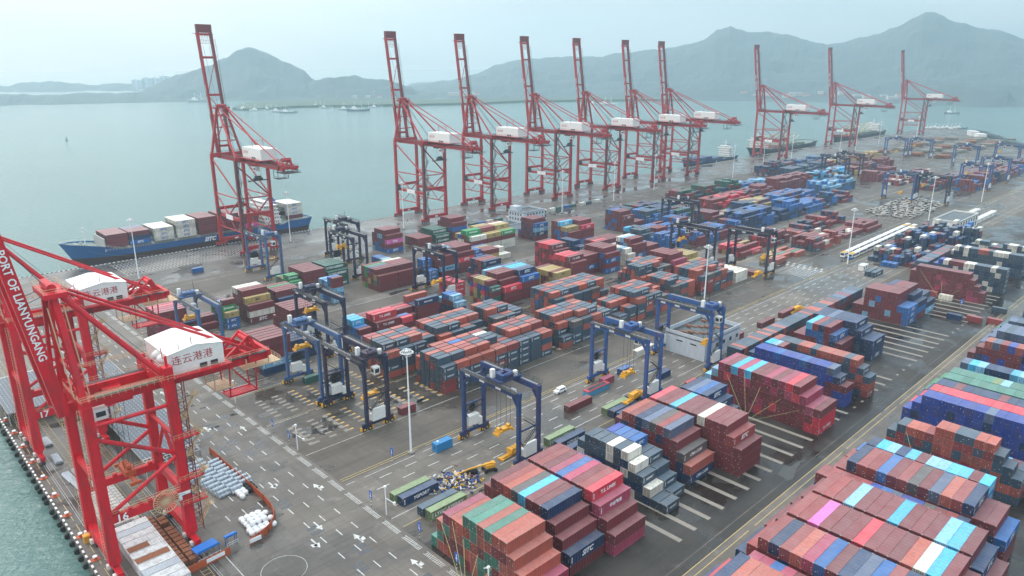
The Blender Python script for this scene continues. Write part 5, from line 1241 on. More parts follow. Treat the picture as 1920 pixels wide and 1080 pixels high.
b.beam((22, -12.3, 7.8), (128, -12.3, 7.8), .12); b.beam((22, -12.3, 7.1), (128, -12.3, 7.1), .1); b.build('hatch_coaming', M['cast'], ship)
for p, q, lb in (((99, 484, 8.5), (96, 472.6, .6), 'mooring rope from the bow of the blue container ship'), ((110, 478, 8), (152, 472.6, .6), 'long mooring rope slanting from the bow of the blue ship'), ((256, 484, 5.5), (276, 472.6, .6), 'mooring rope from the stern of the blue ship')):
    b = MB(); pr = None
    for k in range(13):
        u = k / 12; w_ = Vector(p).lerp(Vector(q), u); w_.z -= 2.2 * math.sin(math.pi * u) * (1 if p[0] != 99 else .4)
        if pr is not None: b.beam(pr, w_, .09)
        pr = w_
    tag(b.build('mooring_rope', M['pad']), lb, 'rope')
s2, _ = hull('feeder_ship', 115, 20, 2.6, (.02, .07, .22), (.03, .03, .04), 745, 485, fore=5); tag(s2, 'small dark blue container ship at the quay below the lone crane', 'ship'); bridge(s2, 93, 19, 3.4, 4, 9)
b = MB()
for i in range(5):
    b.col = lin((60, 82, 118)) if i % 2 else lin((44, 62, 96)); b.box(14 + i * 12.6, 26 + i * 12.6, -9, 9, 2.2, 5.2 + (i < 3) * 2.6)
b.build('deck_cargo', M['attr'], s2)
t = MB(); put_text(t, 'JL', (60, -10.15, .4), (1, 0, 0), (0, 0, 1), 3.6, bold=.05); t.build('lettering', M['ltext'], s2)
def crane_ship(name, x0, L, top, lb, gear):
    s, _ = hull(name, L, 28, 5.5, top, (.04, .03, .03), x0, 489.5, fore=3.5); tag(s, lb, 'ship'); bridge(s, L * .12 if gear == 0 else L * .82, 26, 6, 4, 13, (.02, .02, .02))
    b = MB()
    for k in range(5): b.box(L * (.28 + .11 * k), L * (.36 + .11 * k), -9, 9, 5, 7.4)
    b.build('hatch_cover', mat(name + '_hatch', (.12, .15, .13), .6), s)
    for k in range(4):
        b = MB(); X = L * (.26 + .135 * k); b.beam((X, -4, 5), (X, -3, 22), 1.4, w2=1.0, h2=1.0); b.beam((X, 4, 5), (X, 3, 22), 1.4, w2=1.0, h2=1.0); b.beam((X, -4, 21), (X, 4, 21), 1.0); b.beam((X, -3, 10), (X + L * .09, -3, 17), .6)
        b.build('cargo_derrick', mat(name + '_derrick%d' % k, (.62, .52, .32), .6), s)
crane_ship('cargo_ship', 905, 185, (.03, .06, .08), 'dark cargo ship with white superstructure and pale derricks between two cranes', 0)
crane_ship('cargo_ship', 1170, 190, (.02, .03, .05), 'most distant dark cargo ship with several masts beside the last crane', 1)
# small craft out on the water
def boat(x, y, L, c, lb, rz=0.0, masts=1, grp=None):
    r = empty('small_boat', (x, y, -3.2), rz); W = L * .2; b = MB(); n = 8; pr = None
    for i in range(n + 1):
        t = i / n; w_ = W / 2 * min(1, (1 - abs(2 * t - 1)) * 2.2 + (.55 if t < .5 else 0)); h = L * .06 + L * .05 * (2 * t - 1) ** 2
        s = ((t * L - L / 2, w_, h), (t * L - L / 2, w_ * .6, -.3))
        if pr:
            for k in (1, -1):
                q = [pr[0], s[0], s[1], pr[1]]; q = [(p[0], p[1] * k, p[2]) for p in q]; b.face(q if k > 0 else q[::-1])
            b.face([(pr[0][0], -pr[0][1], pr[0][2] - .2), (s[0][0], -s[0][1], s[0][2] - .2), (s[0][0], s[0][1], s[0][2] - .2), (pr[0][0], pr[0][1], pr[0][2] - .2)])
        pr = s
    b.build('hull', M['obj'], r, color=c)
    b = MB(); b.box(-L * .3, -L * .05, -W * .35, W * .35, L * .05, L * .14); b.box(-L * .27, -L * .12, -W * .25, W * .25, L * .14, L * .2); b.build('wheelhouse', M['white'], r)
    b = MB()
    for k in range(masts): b.beam((-L * .15 + k * L * .3, 0, L * .1), (-L * .15 + k * L * .3, 0, L * .42), L * .012)
    b.beam((-L * .15, 0, L * .4), (L * .3, 0, L * .12), L * .006); b.build('mast', M['white'], r)
    return tag(r, lb, 'boat', grp)
g = gp(125, 263, -3.2)
r = empty('navigation_buoy', (g[0], g[1], -3.2)); b = MB(); b.tube((0, 0, -.3), (0, 0, .9), 2.0, 14); b.build('float', M['dark'], r); b = MB()
for a in range(4): b.beam((1.2 * math.cos(a * 1.57), 1.2 * math.sin(a * 1.57), .9), (.2 * math.cos(a * 1.57), .2 * math.sin(a * 1.57), 5), .2)
b.box(-.6, .6, -.6, .6, 4.6, 6); b.build('tower', M['dark'], r); tag(r, 'small dark buoy alone on the open water', 'buoy')
g = gp(453, 226, -3.2); o2 = copy_tree(r); o2.location = (g[0], g[1], -3.2); tag(o2, 'tiny dark buoy near the fishing boats', 'buoy')
BT = [(372, 191, 70, (.3, .35, .4), 'pale low boat alone beyond the tall crane', 0), (462, 207, 50, (.2, .24, .3), 'grey boat off the tip of the green spit', 0), (483, 208, 42, (.7, .7, .7), 'white boat second from the tip of the spit', .1), (505, 206, 40, (.25, .3, .3), 'dark small boat third from the tip of the spit', 0), (523, 210, 44, (.65, .66, .68), 'white boat before the cluster of masts', .2), (541, 212, 46, (.3, .3, .34), 'grey boat last in the first cluster', .2),
      (597, 201, 44, (.7, .72, .74), 'white boat moored against the spit', 0), (612, 203, 40, (.6, .62, .6), 'second white boat moored against the spit', .1), (650, 206, 46, (.5, .5, .52), 'pale boat near the dark hulled one', 0), (672, 208, 60, (.10, .12, .18), 'dark hulled boat with masts beside the spit', .1), (706, 202, 38, (.6, .62, .66), 'white boat behind the crane boom', 0), (1117, 195, 48, (.75, .78, .8), 'white boat near the middle cranes', 0), (1140, 197, 60, (.7, .74, .78), 'larger white boat near the middle cranes', .1),
      (655, 184, 60, (.6, .64, .68), 'faint white boat behind the spit', 0), (707, 184, 60, (.6, .64, .68), 'second faint white boat behind the spit', 0), (1785, 213, 40, (.2, .24, .28), 'small dark boat right of the last crane', 0)]
for i, (x, y, L, c, lb, rz) in enumerate(BT):
    g = gp(x, y, -3.2); boat(g[0], g[1], L, c, lb, -.75 + rz, 1 + (i % 3 == 0) + (i == 9), 'boats out on the bay')
for k in range(9):
    g = gp(1742 + k * 7.5, 243 - (k % 3) * 1.0, -3.2); boat(g[0], g[1], 26, (.12, .17, .24), 'small moored boat in the row beyond the quay end', -.7, 1, 'boats moored beyond the quay end')

# ================================================================== BUILDINGS
def windows(root_wall, rects, name='window'):
    for (a, b_, c, d, ax, pos) in rects:
        m = MB()
        if ax == 'x': m.box(pos - .08, pos, a, b_, c, d)       # facing -x
        else: m.box(a, b_, pos - .08, pos, c, d)
        f = m.build(name, M['glass'], root_wall)
        s = MB()
        if ax == 'x': s.box(pos - .2, pos, a - .1, b_ + .1, c - .14, c - .01)
        else: s.box(a - .1, b_ + .1, pos - .2, pos, c - .14, c - .01)
        s.build('sill', M['white'], f)
def flat_house(name, x0, x1, y0, y1, h, lb, wins, wallm=None, par=.8, roof=None):
    r = empty(name, (0, 0, 0)); b = MB(); wallm = wallm or M['wall']
    b.box(x0, x1, y0, y1, 0, h, 0, skip=('t',))
    for a in ((x0, x1, y0, y0 + .3), (x0, x1, y1 - .3, y1), (x0, x0 + .3, y0 + .3, y1 - .3), (x1 - .3, x1, y0 + .3, y1 - .3)): b.box(*a, h - .4, h + par)
    w_ = b.build('wall', wallm, r); f = MB(); f.box(x0 + .3, x1 - .3, y0 + .3, y1 - .3, h - .5, h - .3); rf = f.build('roof', roof or M['roofdark'], r)
    windows(w_, wins); return tag(r, lb, 'building'), rf
W = []
for fl in range(3):
    for k in range(7): W.append((375.5 + k * 3.1 - 3, 376.9 + k * 3.1 - 3, 1.4 + fl * 3.4, 3.0 + fl * 3.4, 'y', 371.0)) if not (fl == 0 and k == 3) else None
    for k in range(5): W.append((373.5 + k * 2.8, 374.7 + k * 2.8, 1.4 + fl * 3.4, 3.0 + fl * 3.4, 'x', 369.0))
bd, rf = flat_house('office_building', 369, 391, 371, 387.5, 10.8, 'pale blue-white three-storey office beside the far quay road', W)
b = MB(); b.box(370, 376, 380, 387, 10.8, 14.2, skip=('b',)); b.build('stair_house', M['wall'], bd)
flat_house('annex_shed', 352, 368, 372, 384, 3.6, 'low flat-roofed shed joined to the pale office', [(374 + k * 3, 375.2 + k * 3, 1.3, 2.5, 'x', 352.0) for k in range(3)])
W = [(246.5 + k * 5.2, 248.2 + k * 5.2, 4.2, 5.9, 'y', 142.0) for k in range(5)] + [(146 + k * 6.5, 149 + k * 6.5, 5.6, 6.2, 'x', 243.5) for k in range(2)] + [(250, 251.2, 1, 3, 'y', 142.0)]
bd, rf = flat_house('flat_roofed_block', 243.5, 270.5, 142, 161, 8.2, 'pale two-storey block with a wet sunken roof between the gantry cranes', W, par=1.4)
b = MB()
for k in range(16): b.box(246 + rnd.random() * 20, 249 + rnd.random() * 20, 144 + k * .9, 145.2 + k * .9, 7.9, 8.0 + rnd.random() * .5) if False else b.box(245 + k * 1.5, 246 + k * 1.5, 145 + (k * 37 % 13), 147 + (k * 37 % 13), 7.9, 8.2 + (k % 4) * .15)
b.build('roof_clutter', M['rust'], rf)
W = [(574 + k * 6, 576.4 + k * 6, 1.2 + f * 4, 4.2 + f * 4, 'y', 143.5) for k in range(7) for f in range(2)] + [(146 + k * 3.4, 147.6 + k * 3.4, 3, 5.5, 'x', 569.0) for k in range(4)]
flat_house('white_depot', 569, 616, 143.5, 160, 9.0, 'white two-storey building with a dark flat roof beside the coaches', W, M['white'])
for k in range(10):
    r = empty('site_cabin', (620 + (k // 2) * 11.5, 157 - (k % 2) * 11.5, 0)); b = MB(); b.box(0, 10, 0, 3.5, 0, 2.8); w_ = b.build('wall', M['white'], r); b = MB(); b.box(-.2, 10.2, -.2, 3.7, 2.8, 3.0); b.build('roof', M['sheet'], r)
    b = MB(); b.box(2, 3.2, -.06, 0, 1, 2.2); b.box(6, 7, -.06, 0, .1, 2.2); b.build('window', M['glass'], w_); tag(r, '%s white site cabin behind the white depot, %s row' % (ordw(k // 2 + 1), ['seaward', 'landward'][k % 2]), 'cabin', 'white cabins behind the depot')
r = empty('gatehouse', (428, 152, 0)); b = MB(); b.box(0, 7, 0, 3, 0, 2.9); w_ = b.build('wall', M['white'], r); b = MB(); b.box(1, 2, -.05, 0, 1, 2); b.box(4, 5, -.05, 0, 1, 2); b.build('window', M['glass'], w_); b = MB(); b.box(-.2, 7.2, -.2, 3.2, 2.9, 3.1); b.build('roof', M['sheet'], r); tag(r, 'small white gatehouse at the foot of a lamp mast', 'gatehouse')
# waterfront blocks on the far shore
k = 0
TW = [(257, 150, 160, 26, 62), (276, 146, 160, 26, 66), (293, 146, 160, 26, 64), (308, 143, 158, 26, 62)]
for x, yt, yb, wd, ht in TW:
    D = 4100; d = FWv + RTv * (x - 960) / CF - UPv * (yt - 540) / CF; hd = math.hypot(d[0], d[1]); X, Y = d[0] / hd * D, d[1] / hd * D; H = CH + D * d[2] / hd
    r = empty('tower_block', (X, Y, 0), -.8); b = MB(); b.box(-22, 22, -12, 12, 0, max(40, H)); b.box(-6, 6, -13, -12, 0, max(40, H) + 4); w_ = b.build('wall', M['wall'], r); b = MB()
    for f in range(int(max(40, H) / 6)):
        for q in range(8): b.box(-20 + q * 5.2, -17.5 + q * 5.2, -12.1, -12, 3 + f * 6, 6 + f * 6)
    b.build('window', M['glass'], w_, ); tag(r, ['first', 'second', 'third', 'fourth'][k] + ' faint tower block behind the peaked hill', 'building', 'tower blocks in the haze'); k += 1
BL = []
for x in list(range(1395, 1540, 13)) + list(range(1545, 1690, 16)): BL.append((x, 181 - rnd.random() * 5, 2750 + rnd.random() * 90, rnd.uniform(16, 34), rnd.uniform(10, 24)))
for x in range(845, 905, 10): BL.append((x, 172, 2850, 20, 12))
for x in (665, 690, 712, 1700, 1722, 1741): BL.append((x, 179, 2700, 14, 8))
for i, (x, y, D, wd, ht) in enumerate(BL):
    d = FWv + RTv * (x - 960) / CF - UPv * (y - 540) / CF; hd = math.hypot(d[0], d[1]); X, Y = d[0] / hd * D, d[1] / hd * D
    r = empty('shore_house', (X, Y, 2), -.8 + rnd.uniform(-.1, .1)); b = MB(); b.box(-wd / 2, wd / 2, -7, 7, 0, ht); w_ = b.build('wall', M['palew'], r); b = MB(); b.box(-wd / 2 - .6, wd / 2 + .6, -7.6, 7.6, ht, ht + 1.2); b.build('roof', M['orange'] if i % 3 == 0 else M['wall'], r)
    tag(r, 'pale waterfront block at the foot of the hills', 'building', 'pale blocks along the far shore')

# ================================================================== LAMP MASTS AND SIGN POSTS
def mast(h=33, big=True):
    r = empty('lamp_mast'); b = MB(); b.tube((0, 0, .6), (0, 0, h), .34, 10, r2=.18); b.build('pole', M['ltext'], r)
    b = MB(); b.tube((0, 0, 0), (0, 0, .6), 1.1, 8); b.build('base', M['pad'], r)
    b = MB()
    for i in range(16):
        a = i * math.pi / 8; a2 = (i + 1) * math.pi / 8
        for R2, z in ((1.8, h + .3), (1.1, h + 1.0)): b.beam((R2 * math.cos(a), R2 * math.sin(a), z), (R2 * math.cos(a2), R2 * math.sin(a2), z), .12)
        b.beam((.3 * math.cos(a), .3 * math.sin(a), h - .6), (2.1 * math.cos(a), 2.1 * math.sin(a), h + .3), .09)
    b.tube((0, 0, h + .6), (0, 0, h + 1.5), .5, 10, r2=.15); b.build('lamp_ring', M['ltext'], r)
    for i in range(8):
        a = i * math.pi / 4; b = MB(); x, y = 1.9 * math.cos(a), 1.9 * math.sin(a); b.box(x - .22, x + .22, y - .22, y + .22, h - .1, h + .35); b.build('floodlight', M['cast'], r)
    return r
mp = mast()
MP = [(116, 165.2, 'tall white lamp mast nearest, rising beside the slate stack'), (294, 174, 'tall white lamp mast beside the bright blue gantry crane'), (435, 164, 'tall white lamp mast by the gatehouse at the crossing'), (608, 174, 'white lamp mast beside the crowd of white lorries'), (726, 169, 'white lamp mast beyond the white lorries along the road'),
      (224, 447, 'white lamp mast on the quay beside the container ship stern'), (120.5, 424, 'white lamp mast before the bow of the container ship'), (303, 428, 'white lamp mast by the second quay crane'), (430, 389, 'white lamp mast behind the pale office'), (501, 393, 'slim white mast second past the office'), (573, 402, 'slim white mast third past the office'), (697, 391, 'white mast before the small blue ship'),
      (776, 399, 'white mast beside the parked lorries by the quay'), (852, 403, 'white mast before the lone crane landward leg'), (992, 404, 'faint white mast between the two cargo ships'), (1052, 407, 'faint white mast before the second lone crane'), (1156, 415, 'faint white mast before the last ship'), (1322, 417, 'most distant faint white mast by the last crane')]
for i, (x, y, lb) in enumerate(MP):
    o = mp if i == 0 else copy_tree(mp); o.location = (x, y, 0); tag(o, lb, 'lamp mast', 'white lamp masts')
def camera_post():
    r = empty('camera_post'); b = MB(); b.tube((0, 0, 0), (0, 0, 8.5), .16, 8); b.build('pole', M['ltext'], r); b = MB(); b.beam((0, 0, 5.2), (.9, -2.6, 4.4), .14); b.beam((0, -.0, 8.4), (-.6, .9, 8.2), .12); b.build('arm', M['ltext'], r); b = MB(); b.box(.6, 1.2, -2.9, -2.3, 4.1, 4.7); b.box(-.3, .3, -.3, .3, 8.3, 8.8); b.build('camera', M['ltext'], r); return r
cp = camera_post()
for i, (x, y, lb) in enumerate(((91.8, 191, 'white forked post beside the wet pads'), (92, 143.5, 'white forked post beside the olive and slate containers'), (92, 236, 'white forked post beyond the rear girder of the crane'), (90, 101, 'white forked post in front of the green and salmon stack'))):
    o = cp if i == 0 else copy_tree(cp); o.location = (x, y, 0); tag(o, lb, 'post', 'white forked posts')
def sign_post():
    r = empty('sign_post'); b = MB()
    for k in range(6): b.tube((0, 0, k * .5), (0, 0, k * .5 + .5), .07, 6, k % 2)
    b.build('pole', [M['dark'], M['ltext']], r); b = MB(); b.box(-.04, .04, -.6, .6, 2.6, 5.0); bo = b.build('board', mat('sign_blue', (.02, .12, .5), .4) if 'sign_blue' not in bpy.data.materials else bpy.data.materials['sign_blue'], r); b = MB(); b.box(-.06, -.04, -.3, .3, 3.2, 3.5); b.box(-.06, -.04, -.1, .1, 3.6, 4.5); b.build('symbol', M['ltext'], bo); return r
sp = sign_post()
for i, (x, y, lb) in enumerate(((91.5, 206.5, 'blue sign on a striped post by the wet pads'), (91.4, 195.5, 'blue sign on a striped post beside the dark puddle'), (108.5, 164.5, 'blue sign on a striped post near the lamp mast'), (91.2, 149.5, 'blue sign on a striped post in front of the navy container'), (91.2, 113.5, 'blue sign on a striped post before the green and salmon stack'), (92, 240.5, 'blue sign on a striped post behind the crane girder'), (92, 129, 'small blue sign beside the double yellow lines'), (392, 91.5, 'blue sign before the far strapped stack'))):
    o = sp if i == 0 else copy_tree(sp); o.location = (x, y, 0); tag(o, lb, 'sign', 'blue signs on striped posts')

# ================================================================== NEAR QUAY CARGO AND FITTINGS
def rowcopy(make, pts, name_label, cat, grp):
    o = None
    for p in pts:
        if o is None: o = make(); c = o
        else: c = copy_tree(o)
        c.location = p[:3]
        if len(p) > 3: c.rotation_euler = (0, 0, p[3])
        tag(c, name_label, cat, grp)
def solid(name, f, m, **k):
    def mk_(): b = MB(); f(b); return b.build(name, m, **k)
    return mk_
def bale(b): b.box(-1.0, 1.0, -.75, .75, .12, 1.45, 0); b.box(-1.02, 1.02, -.77, .77, .7, .76, 1); b.box(-.9, .9, -.6, .6, 0, .12, 1); b.box(-.55, -.5, -.77, .77, .1, 1.47, 1); b.box(.5, .55, -.77, .77, .1, 1.47, 1)
pts = []
for j in range(8):
    for i in range(4 if j % 3 else 3): pts.append((37.0 + i * 2.15 + (j % 2) * .2, 211.5 - j * 1.95 * 2 * .5, 0)); 
for j in range(17):
    for i in range(4): pts.append((36.6 + i * 2.12, 209.0 - j * 1.75, (j * i) % 2 * .01))
pts = [p for k, p in enumerate(pts) if k >= 0][-68:]
rowcopy(solid('cargo_pallet', bale, [M['palew'], M['dark']]), pts, 'grey-white wrapped block in the double row under the quay crane', 'cargo block', 'grey-white blocks under the quay crane')
pts = [(36.6 + i * 2.12, 209.0 - j * 1.75, 1.47) for j in range(2, 15) for i in range(3)]
rowcopy(solid('cargo_pallet', bale, [M['palew'], M['dark']]), pts, 'grey-white wrapped block in the upper layer under the quay crane', 'cargo block', 'upper layer of grey-white blocks')
pts = [(45.3 + (i % 2) * 2.5, 183.5 - (i // 2) * 1.95 - (i % 2) * .4, 0, (i * 37 % 7 - 3) * .03) for i in range(26) if i not in (1, 7)]
rowcopy(solid('rusty_bale', bale, [M['rust'], M['dark']]), pts, 'rust-brown bale in the double row under the crane numbered 16', 'bale', 'rust-brown bales')
def tarp(b):
    b.box(-4.1, 4.1, -1.25, 1.25, 0, 2.7)
    for k in range(14): b.box(-4.0 + k * .6, -3.75 + k * .6, -1.28, 1.28, 2.7, 2.78)
for i in range(11):
    b = MB(); tarp(b); o = b.build('covered_cargo', [M['sheet'] if i not in (1, 8) else M['silver']], None); o.location = (40.6, 181.5 - i * 2.75, 0)
    tag(o, '%s white-sheeted long crate from the sea end of the row beside the crane' % ordw(i + 1), 'crate', 'white-sheeted crates by the quay crane')
    if i in (4, 6):
        b = MB(); b.box(-3.9, .8 if i == 4 else 3.6, -1.1, 1.1, 2.79, 2.84); b.build('rusty_panel', M['rust'], o)
def pipebundle(b):
    for (y, z) in ((-.55, .55), (.55, .55), (0, 1.4)):
        b.tube((-1.7, y, z), (1.7, y, z), .53, 10)
        for k in range(3): b.tube((-1.2 + k * 1.2, y, z), (-1.15 + k * 1.2, y, z), .545, 10, 1)
pts = []
for j in range(10):
    for i in range(3 if j not in (0, 9) else 2): pts.append((62.2 + i * 3.55 + j * .28 * (j > 4), 203.5 - j * 2.35 - i * .5, 0, .12))
rowcopy(solid('wrapped_coil_bundle', pipebundle, [M['silver'], M['dark']], smooth=False), pts, 'silver foil-wrapped roll bundle in the patch inside the orange barrier', 'roll bundle', 'silver rolls inside the orange barrier')
def bag(b):
    n, m_ = 8, 5; vs = []; fs = []
    for j in range(m_ + 1):
        t = j / m_; z = 1.25 * t; r_ = .62 + .22 * math.sin(math.pi * min(1, t * 1.1)) if j < m_ else .25
        for i in range(n): a = 2 * math.pi * i / n; vs.append((r_ * math.cos(a), r_ * math.sin(a), z))
    for j in range(m_):
        for i in range(n): fs.append((j * n + i, j * n + (i + 1) % n, (j + 1) * n + (i + 1) % n, (j + 1) * n + i))
    fs.append(tuple(range(m_ * n, m_ * n + n))); b.raw(vs, fs)
pts = []
for j in range(6):
    for i in range(4 + (j % 2)): pts.append((63.2 + i * 1.45 - (j > 3) * .6, 167.5 - j * 1.5, 0, i * .7))
for j in range(3):
    for i in range(3): pts.append((64 + i * 1.5, 165.5 - j * 1.6, 1.2, j))
rowcopy(solid('bulk_bag', bag, M['ltext'], smooth=True), pts, 'white bulk bag in the heap at the curve of the orange barrier', 'bag', 'white bulk bags by the barrier')
rowcopy(solid('bulk_bag', bag, M['ltext'], smooth=True), [(68 + (k % 2) * 1.5, 180.5 - (k // 2) * 1.5, 0, k) for k in range(5)], 'white bulk bag at the end of the silver rolls', 'bag', 'white bags beside the silver rolls')
rowcopy(solid('black_bale', bag, M['rubber'], smooth=True), [(71 + (k % 2) * 1.3, 182.5 - (k // 2) * 1.6, 0, k) for k in range(6)], 'black bale at the end of the silver rolls', 'bale', 'black bales beside the silver rolls')
# wrapped white pipe lengths at crane 17
def pipes(b):
    for k in range(5): b.tube((-.9 + k * .45, -3.2, .3), (-.9 + k * .45, 3.2, .3), .2, 8)
    for k in range(4): b.tube((-.7 + k * .45, -3.2, .68), (-.7 + k * .45, 3.2, .68), .2, 8)
rowcopy(solid('pipe_bundle', pipes, M['silver']), [(36.5, 222, 0, .1), (39, 222.5, 0, .05), (37.3, 215.5, 0, .1), (36.5, 236, 0, 0), (37, 250, 0, 0)], 'bundle of long pale pipes lying by the feet of the crane', 'pipes', 'pale pipe bundles')
# the broad low canopy of dark panels
PANEL = mat('dark_panel', (.05, .075, .11), .22, noise=.3, nscale=.3, dark=(.10, .13, .17))
def canopy(x0, x1, y0, y1, lb, truss):
    r = empty('panel_canopy', (0, 0, 0)); b = MB(); b.box(x0, x1, y0, y1, 4.6, 4.85); b.build('frame', M['cast'], r); b = MB(); c = MB(); nx = int((x1 - x0) / 1.03)
    for i in range(nx):
        for j in range(int(y1 - y0) - 1):
            X, Y = x0 + .1 + i * 1.03, y0 + .1 + j; b.face([(X, Y, 4.87), (X + .98, Y, 4.87), (X + .98, Y + .96, 4.87), (X, Y + .96, 4.87)])
            if i % 2 == 0 and j % 2 == 0: c.box(X + .9, X + 1.1, Y + .9, Y + 1.1, 4.88, 4.95)
    b.build('panels', PANEL, r); c.build('clips', M['ltext'], r)
    for x in (x0 + .3, (x0 + x1) / 2, x1 - .3):
        for k in range(6):
            y = y0 + 1 + (y1 - y0 - 2) * k / 5; b = MB(); b.beam((x, y, 0), (x, y, 4.6), .35); b.build('leg', M['cast'], r)
    if truss:
        b = MB(); yb = y0 - 2.4
        for k in range(int((x1 - x0) / 1.95)):
            x = x0 + k * 1.95
            for z in (3.4, 5.2): b.beam((x, yb, z), (x + 1.95, yb, z), .1); b.beam((x, yb + 1.9, z), (x + 1.95, yb + 1.9, z), .1)
            b.beam((x, yb, 3.4), (x + 1, yb + 1.9, 5.2), .08); b.beam((x + 1, yb + 1.9, 5.2), (x + 1.95, yb, 3.4), .08); b.beam((x, yb, 3.4), (x, yb, 0), .1) if k % 3 == 0 else None; b.beam((x, yb, 5.2), (x, yb + 1.9, 5.2), .08)
        b.build('lattice_truss', M['ltext'], r)
    return tag(r, lb, 'canopy')
canopy(52.6, 69.4, 208.5, 306, 'long low canopy roofed with dark panels behind the quay cranes', True)
canopy(31, 51.2, 270, 306, 'shorter dark panelled canopy beyond the crane numbered 17', False)
# orange barrier
r = empty('orange_barrier'); path = [(71.5, 208), (71.6, 200), (71.6, 190), (71.7, 180), (71.6, 172), (71.2, 167), (70.2, 163), (68.3, 160), (66, 158.2), (63, 157), (60.3, 156.3)]
for (xa, ya), (xb, yb) in zip(path, path[1:]):
    b = MB(); b.beam((xa, ya, 1.05), (xb, yb, 1.05), .12, 1.9); n = max(1, int(math.hypot(xb - xa, yb - ya) / 1.2))
    for k in range(n + 1): b.beam((xa + (xb - xa) * k / n, ya + (yb - ya) * k / n, .1), (xa + (xb - xa) * k / n, ya + (yb - ya) * k / n, 2.05), .2)
    b.build('panel', M['orange'], r)
b = MB(); b.box(60.2, 63.2, 156.0, 156.15, .7, 1.8); b.build('notice', M['ltext'], r)
tag(r, 'tall orange barrier curving round the silver rolls', 'barrier')
r = empty('orange_barrier'); b = MB(); b.beam((36, 155.2, 1.05), (55.5, 156.5, 1.05), .12, 1.9); b.build('panel', M['orange'], r); b = MB(); b.beam((49.5, 155.98, 1.2), (54, 156.28, 1.2), .1, 1.0); b.build('notice', M['ltext'], r)
tag(r, 'orange barrier with a pale notice beside the blue shelter', 'barrier')
def shelter(x, y, L, W_, h, lb):
    r = empty('blue_shelter', (x, y, 0), .1); b = MB(); b.box(0, L, 0, W_, h, h + .15); b.box(0, L, 0, .08, h + .15, h + .6); b.build('roof', M['blue'], r)
    for (a, c) in ((.2, .2), (L - .2, .2), (.2, W_ - .2), (L - .2, W_ - .2)): b = MB(); b.beam((a, c, 0), (a, c, h), .14); b.build('leg', M['obj'], r, color=(.02, .1, .35))
    b = MB(); b.rail((0, 0, 0), (L, 0, 0), 1.1, 1.2); b.build('railing', M['ltext'], r); tag(r, lb, 'shelter')
shelter(48.2, 157.6, 5.6, 3.4, 2.8, 'larger bright blue shelter at the foot of the crane numbered 16'); shelter(55.8, 159.2, 2.9, 1.4, 2.6, 'smaller bright blue shelter beside the larger one')
b = MB(); b.box(-.7, .7, -.7, .7, 0, 1.8); b.box(-.75, .75, -.75, .75, 1.8, 1.95); o = b.build('yellow_cabinet', M['yellow']); o.location = (31.6, 186, 0); tag(o, 'yellow cabinet on the quay edge beside the kerb', 'cabinet')
def bollard(b): b.tube((0, 0, 0), (0, 0, .7), .35, 10, 0); b.tube((0, 0, .7), (0, 0, 1.0), .55, 10, 1); b.box(-1.0, 1.0, -.8, .8, 0, .12, 0)
for i in range(14):
    o = solid('mooring_bollard', bollard, [M['orange'], M['ltext']])(); o.location = (31.0, 152 + i * 12.5, 0); tag(o, 'red and white bollard on the near quay, %s counted from the crane numbered 16 side' % ordw(i + 1), 'bollard', 'mooring bollards on the near quay')
def fender(b):
    b.tube((0, -.35, 0), (0, .35, 0), .75, 12)
for i in range(44):
    if i == 0: fo = solid('tyre_fender', fender, M['rubber'])(); c = fo
    else: c = fo.copy(); COL.objects.link(c)
    c.location = (QX - .45, 120 + i * 4.1 + rnd.uniform(-1.2, 1.2), -1.3 + rnd.uniform(-.3, .3)); c.rotation_euler = (0, 0, 0); tag(c, 'black tyre fender hanging on the near quay wall', 'fender', 'tyre fenders on the near quay wall')
# ================================================================== YARD MACHINES
r = empty('boom_lift', (126.5, 141.0, 0), R_(160)); b = MB(); b.box(-1.6, 1.6, -1.1, 1.1, .7, 1.2); b.build('chassis', M['dark'], r)
b = MB(); b.box(-1.5, 1.3, -1.0, 1.0, 1.3, 2.3); b.box(-1.7, -.6, -.8, .8, 2.3, 2.7); b.build('turret', M['yellow'], r)
for x in (-1.5, 1.5):
    for y in (-1.2, 1.2): b = MB(); b.tube((x, y - .25, .55), (x, y + .25, .55), .55, 12); b.build('wheel', M['rubber'], r)
b = MB(); b.beam((-1.2, .2, 2.6), (6.5, .2, 2.2), .5, .5, w2=.34, h2=.34); b.beam((6.5, .2, 2.2), (9.8, .2, 1.5), .3); b.build('boom', M['yellow'], r)
b = MB(); b.box(9.8, 10.9, -.8, 1.2, .5, 1.6); b.build('basket', M['cast'], r); tag(r, 'yellow boom lift with its arm lowered beside the heap of parts', 'boom lift')
def spreader_at(x, y, rz, lb, z=.0):
    r = empty('container_spreader', (x, y, z), rz); b = MB(); b.box(-6.1, 6.1, -.35, .35, .3, .8)
    b.box(-6.1, 6.1, -.95, -.75, .35, .6); b.box(-6.1, 6.1, .75, .95, .35, .6); b.build('main_beam', M['yellow'], r)
    for s in (-1, 1): b = MB(); b.box(s * 6.1 - .25, s * 6.1 + .25, -1.22, 1.22, .1, .7); b.build('end_beam', M['yellow'], r)
    b = MB(); b.box(-2.4, 2.4, -1.1, 1.1, .8, 1.5)
    for x_ in (-1.7, -.4, .9): b.tube((x_, -.9, 2.0), (x_, .9, 2.0), .55, 10)
    b.box(-2.5, -2.1, -1.2, 1.2, 1.5, 2.4); b.box(2.1, 2.5, -1.2, 1.2, 1.5, 2.4); b.build('head_block', M['yellow'], r); return tag(r, lb, 'spreader')
spreader_at(139, 143.2, .05, 'yellow container spreader lying on the tarmac beside the boom lift'); spreader_at(192, 137.8, .1, 'rusty yellow spreader resting on the row of six containers', 2.65)
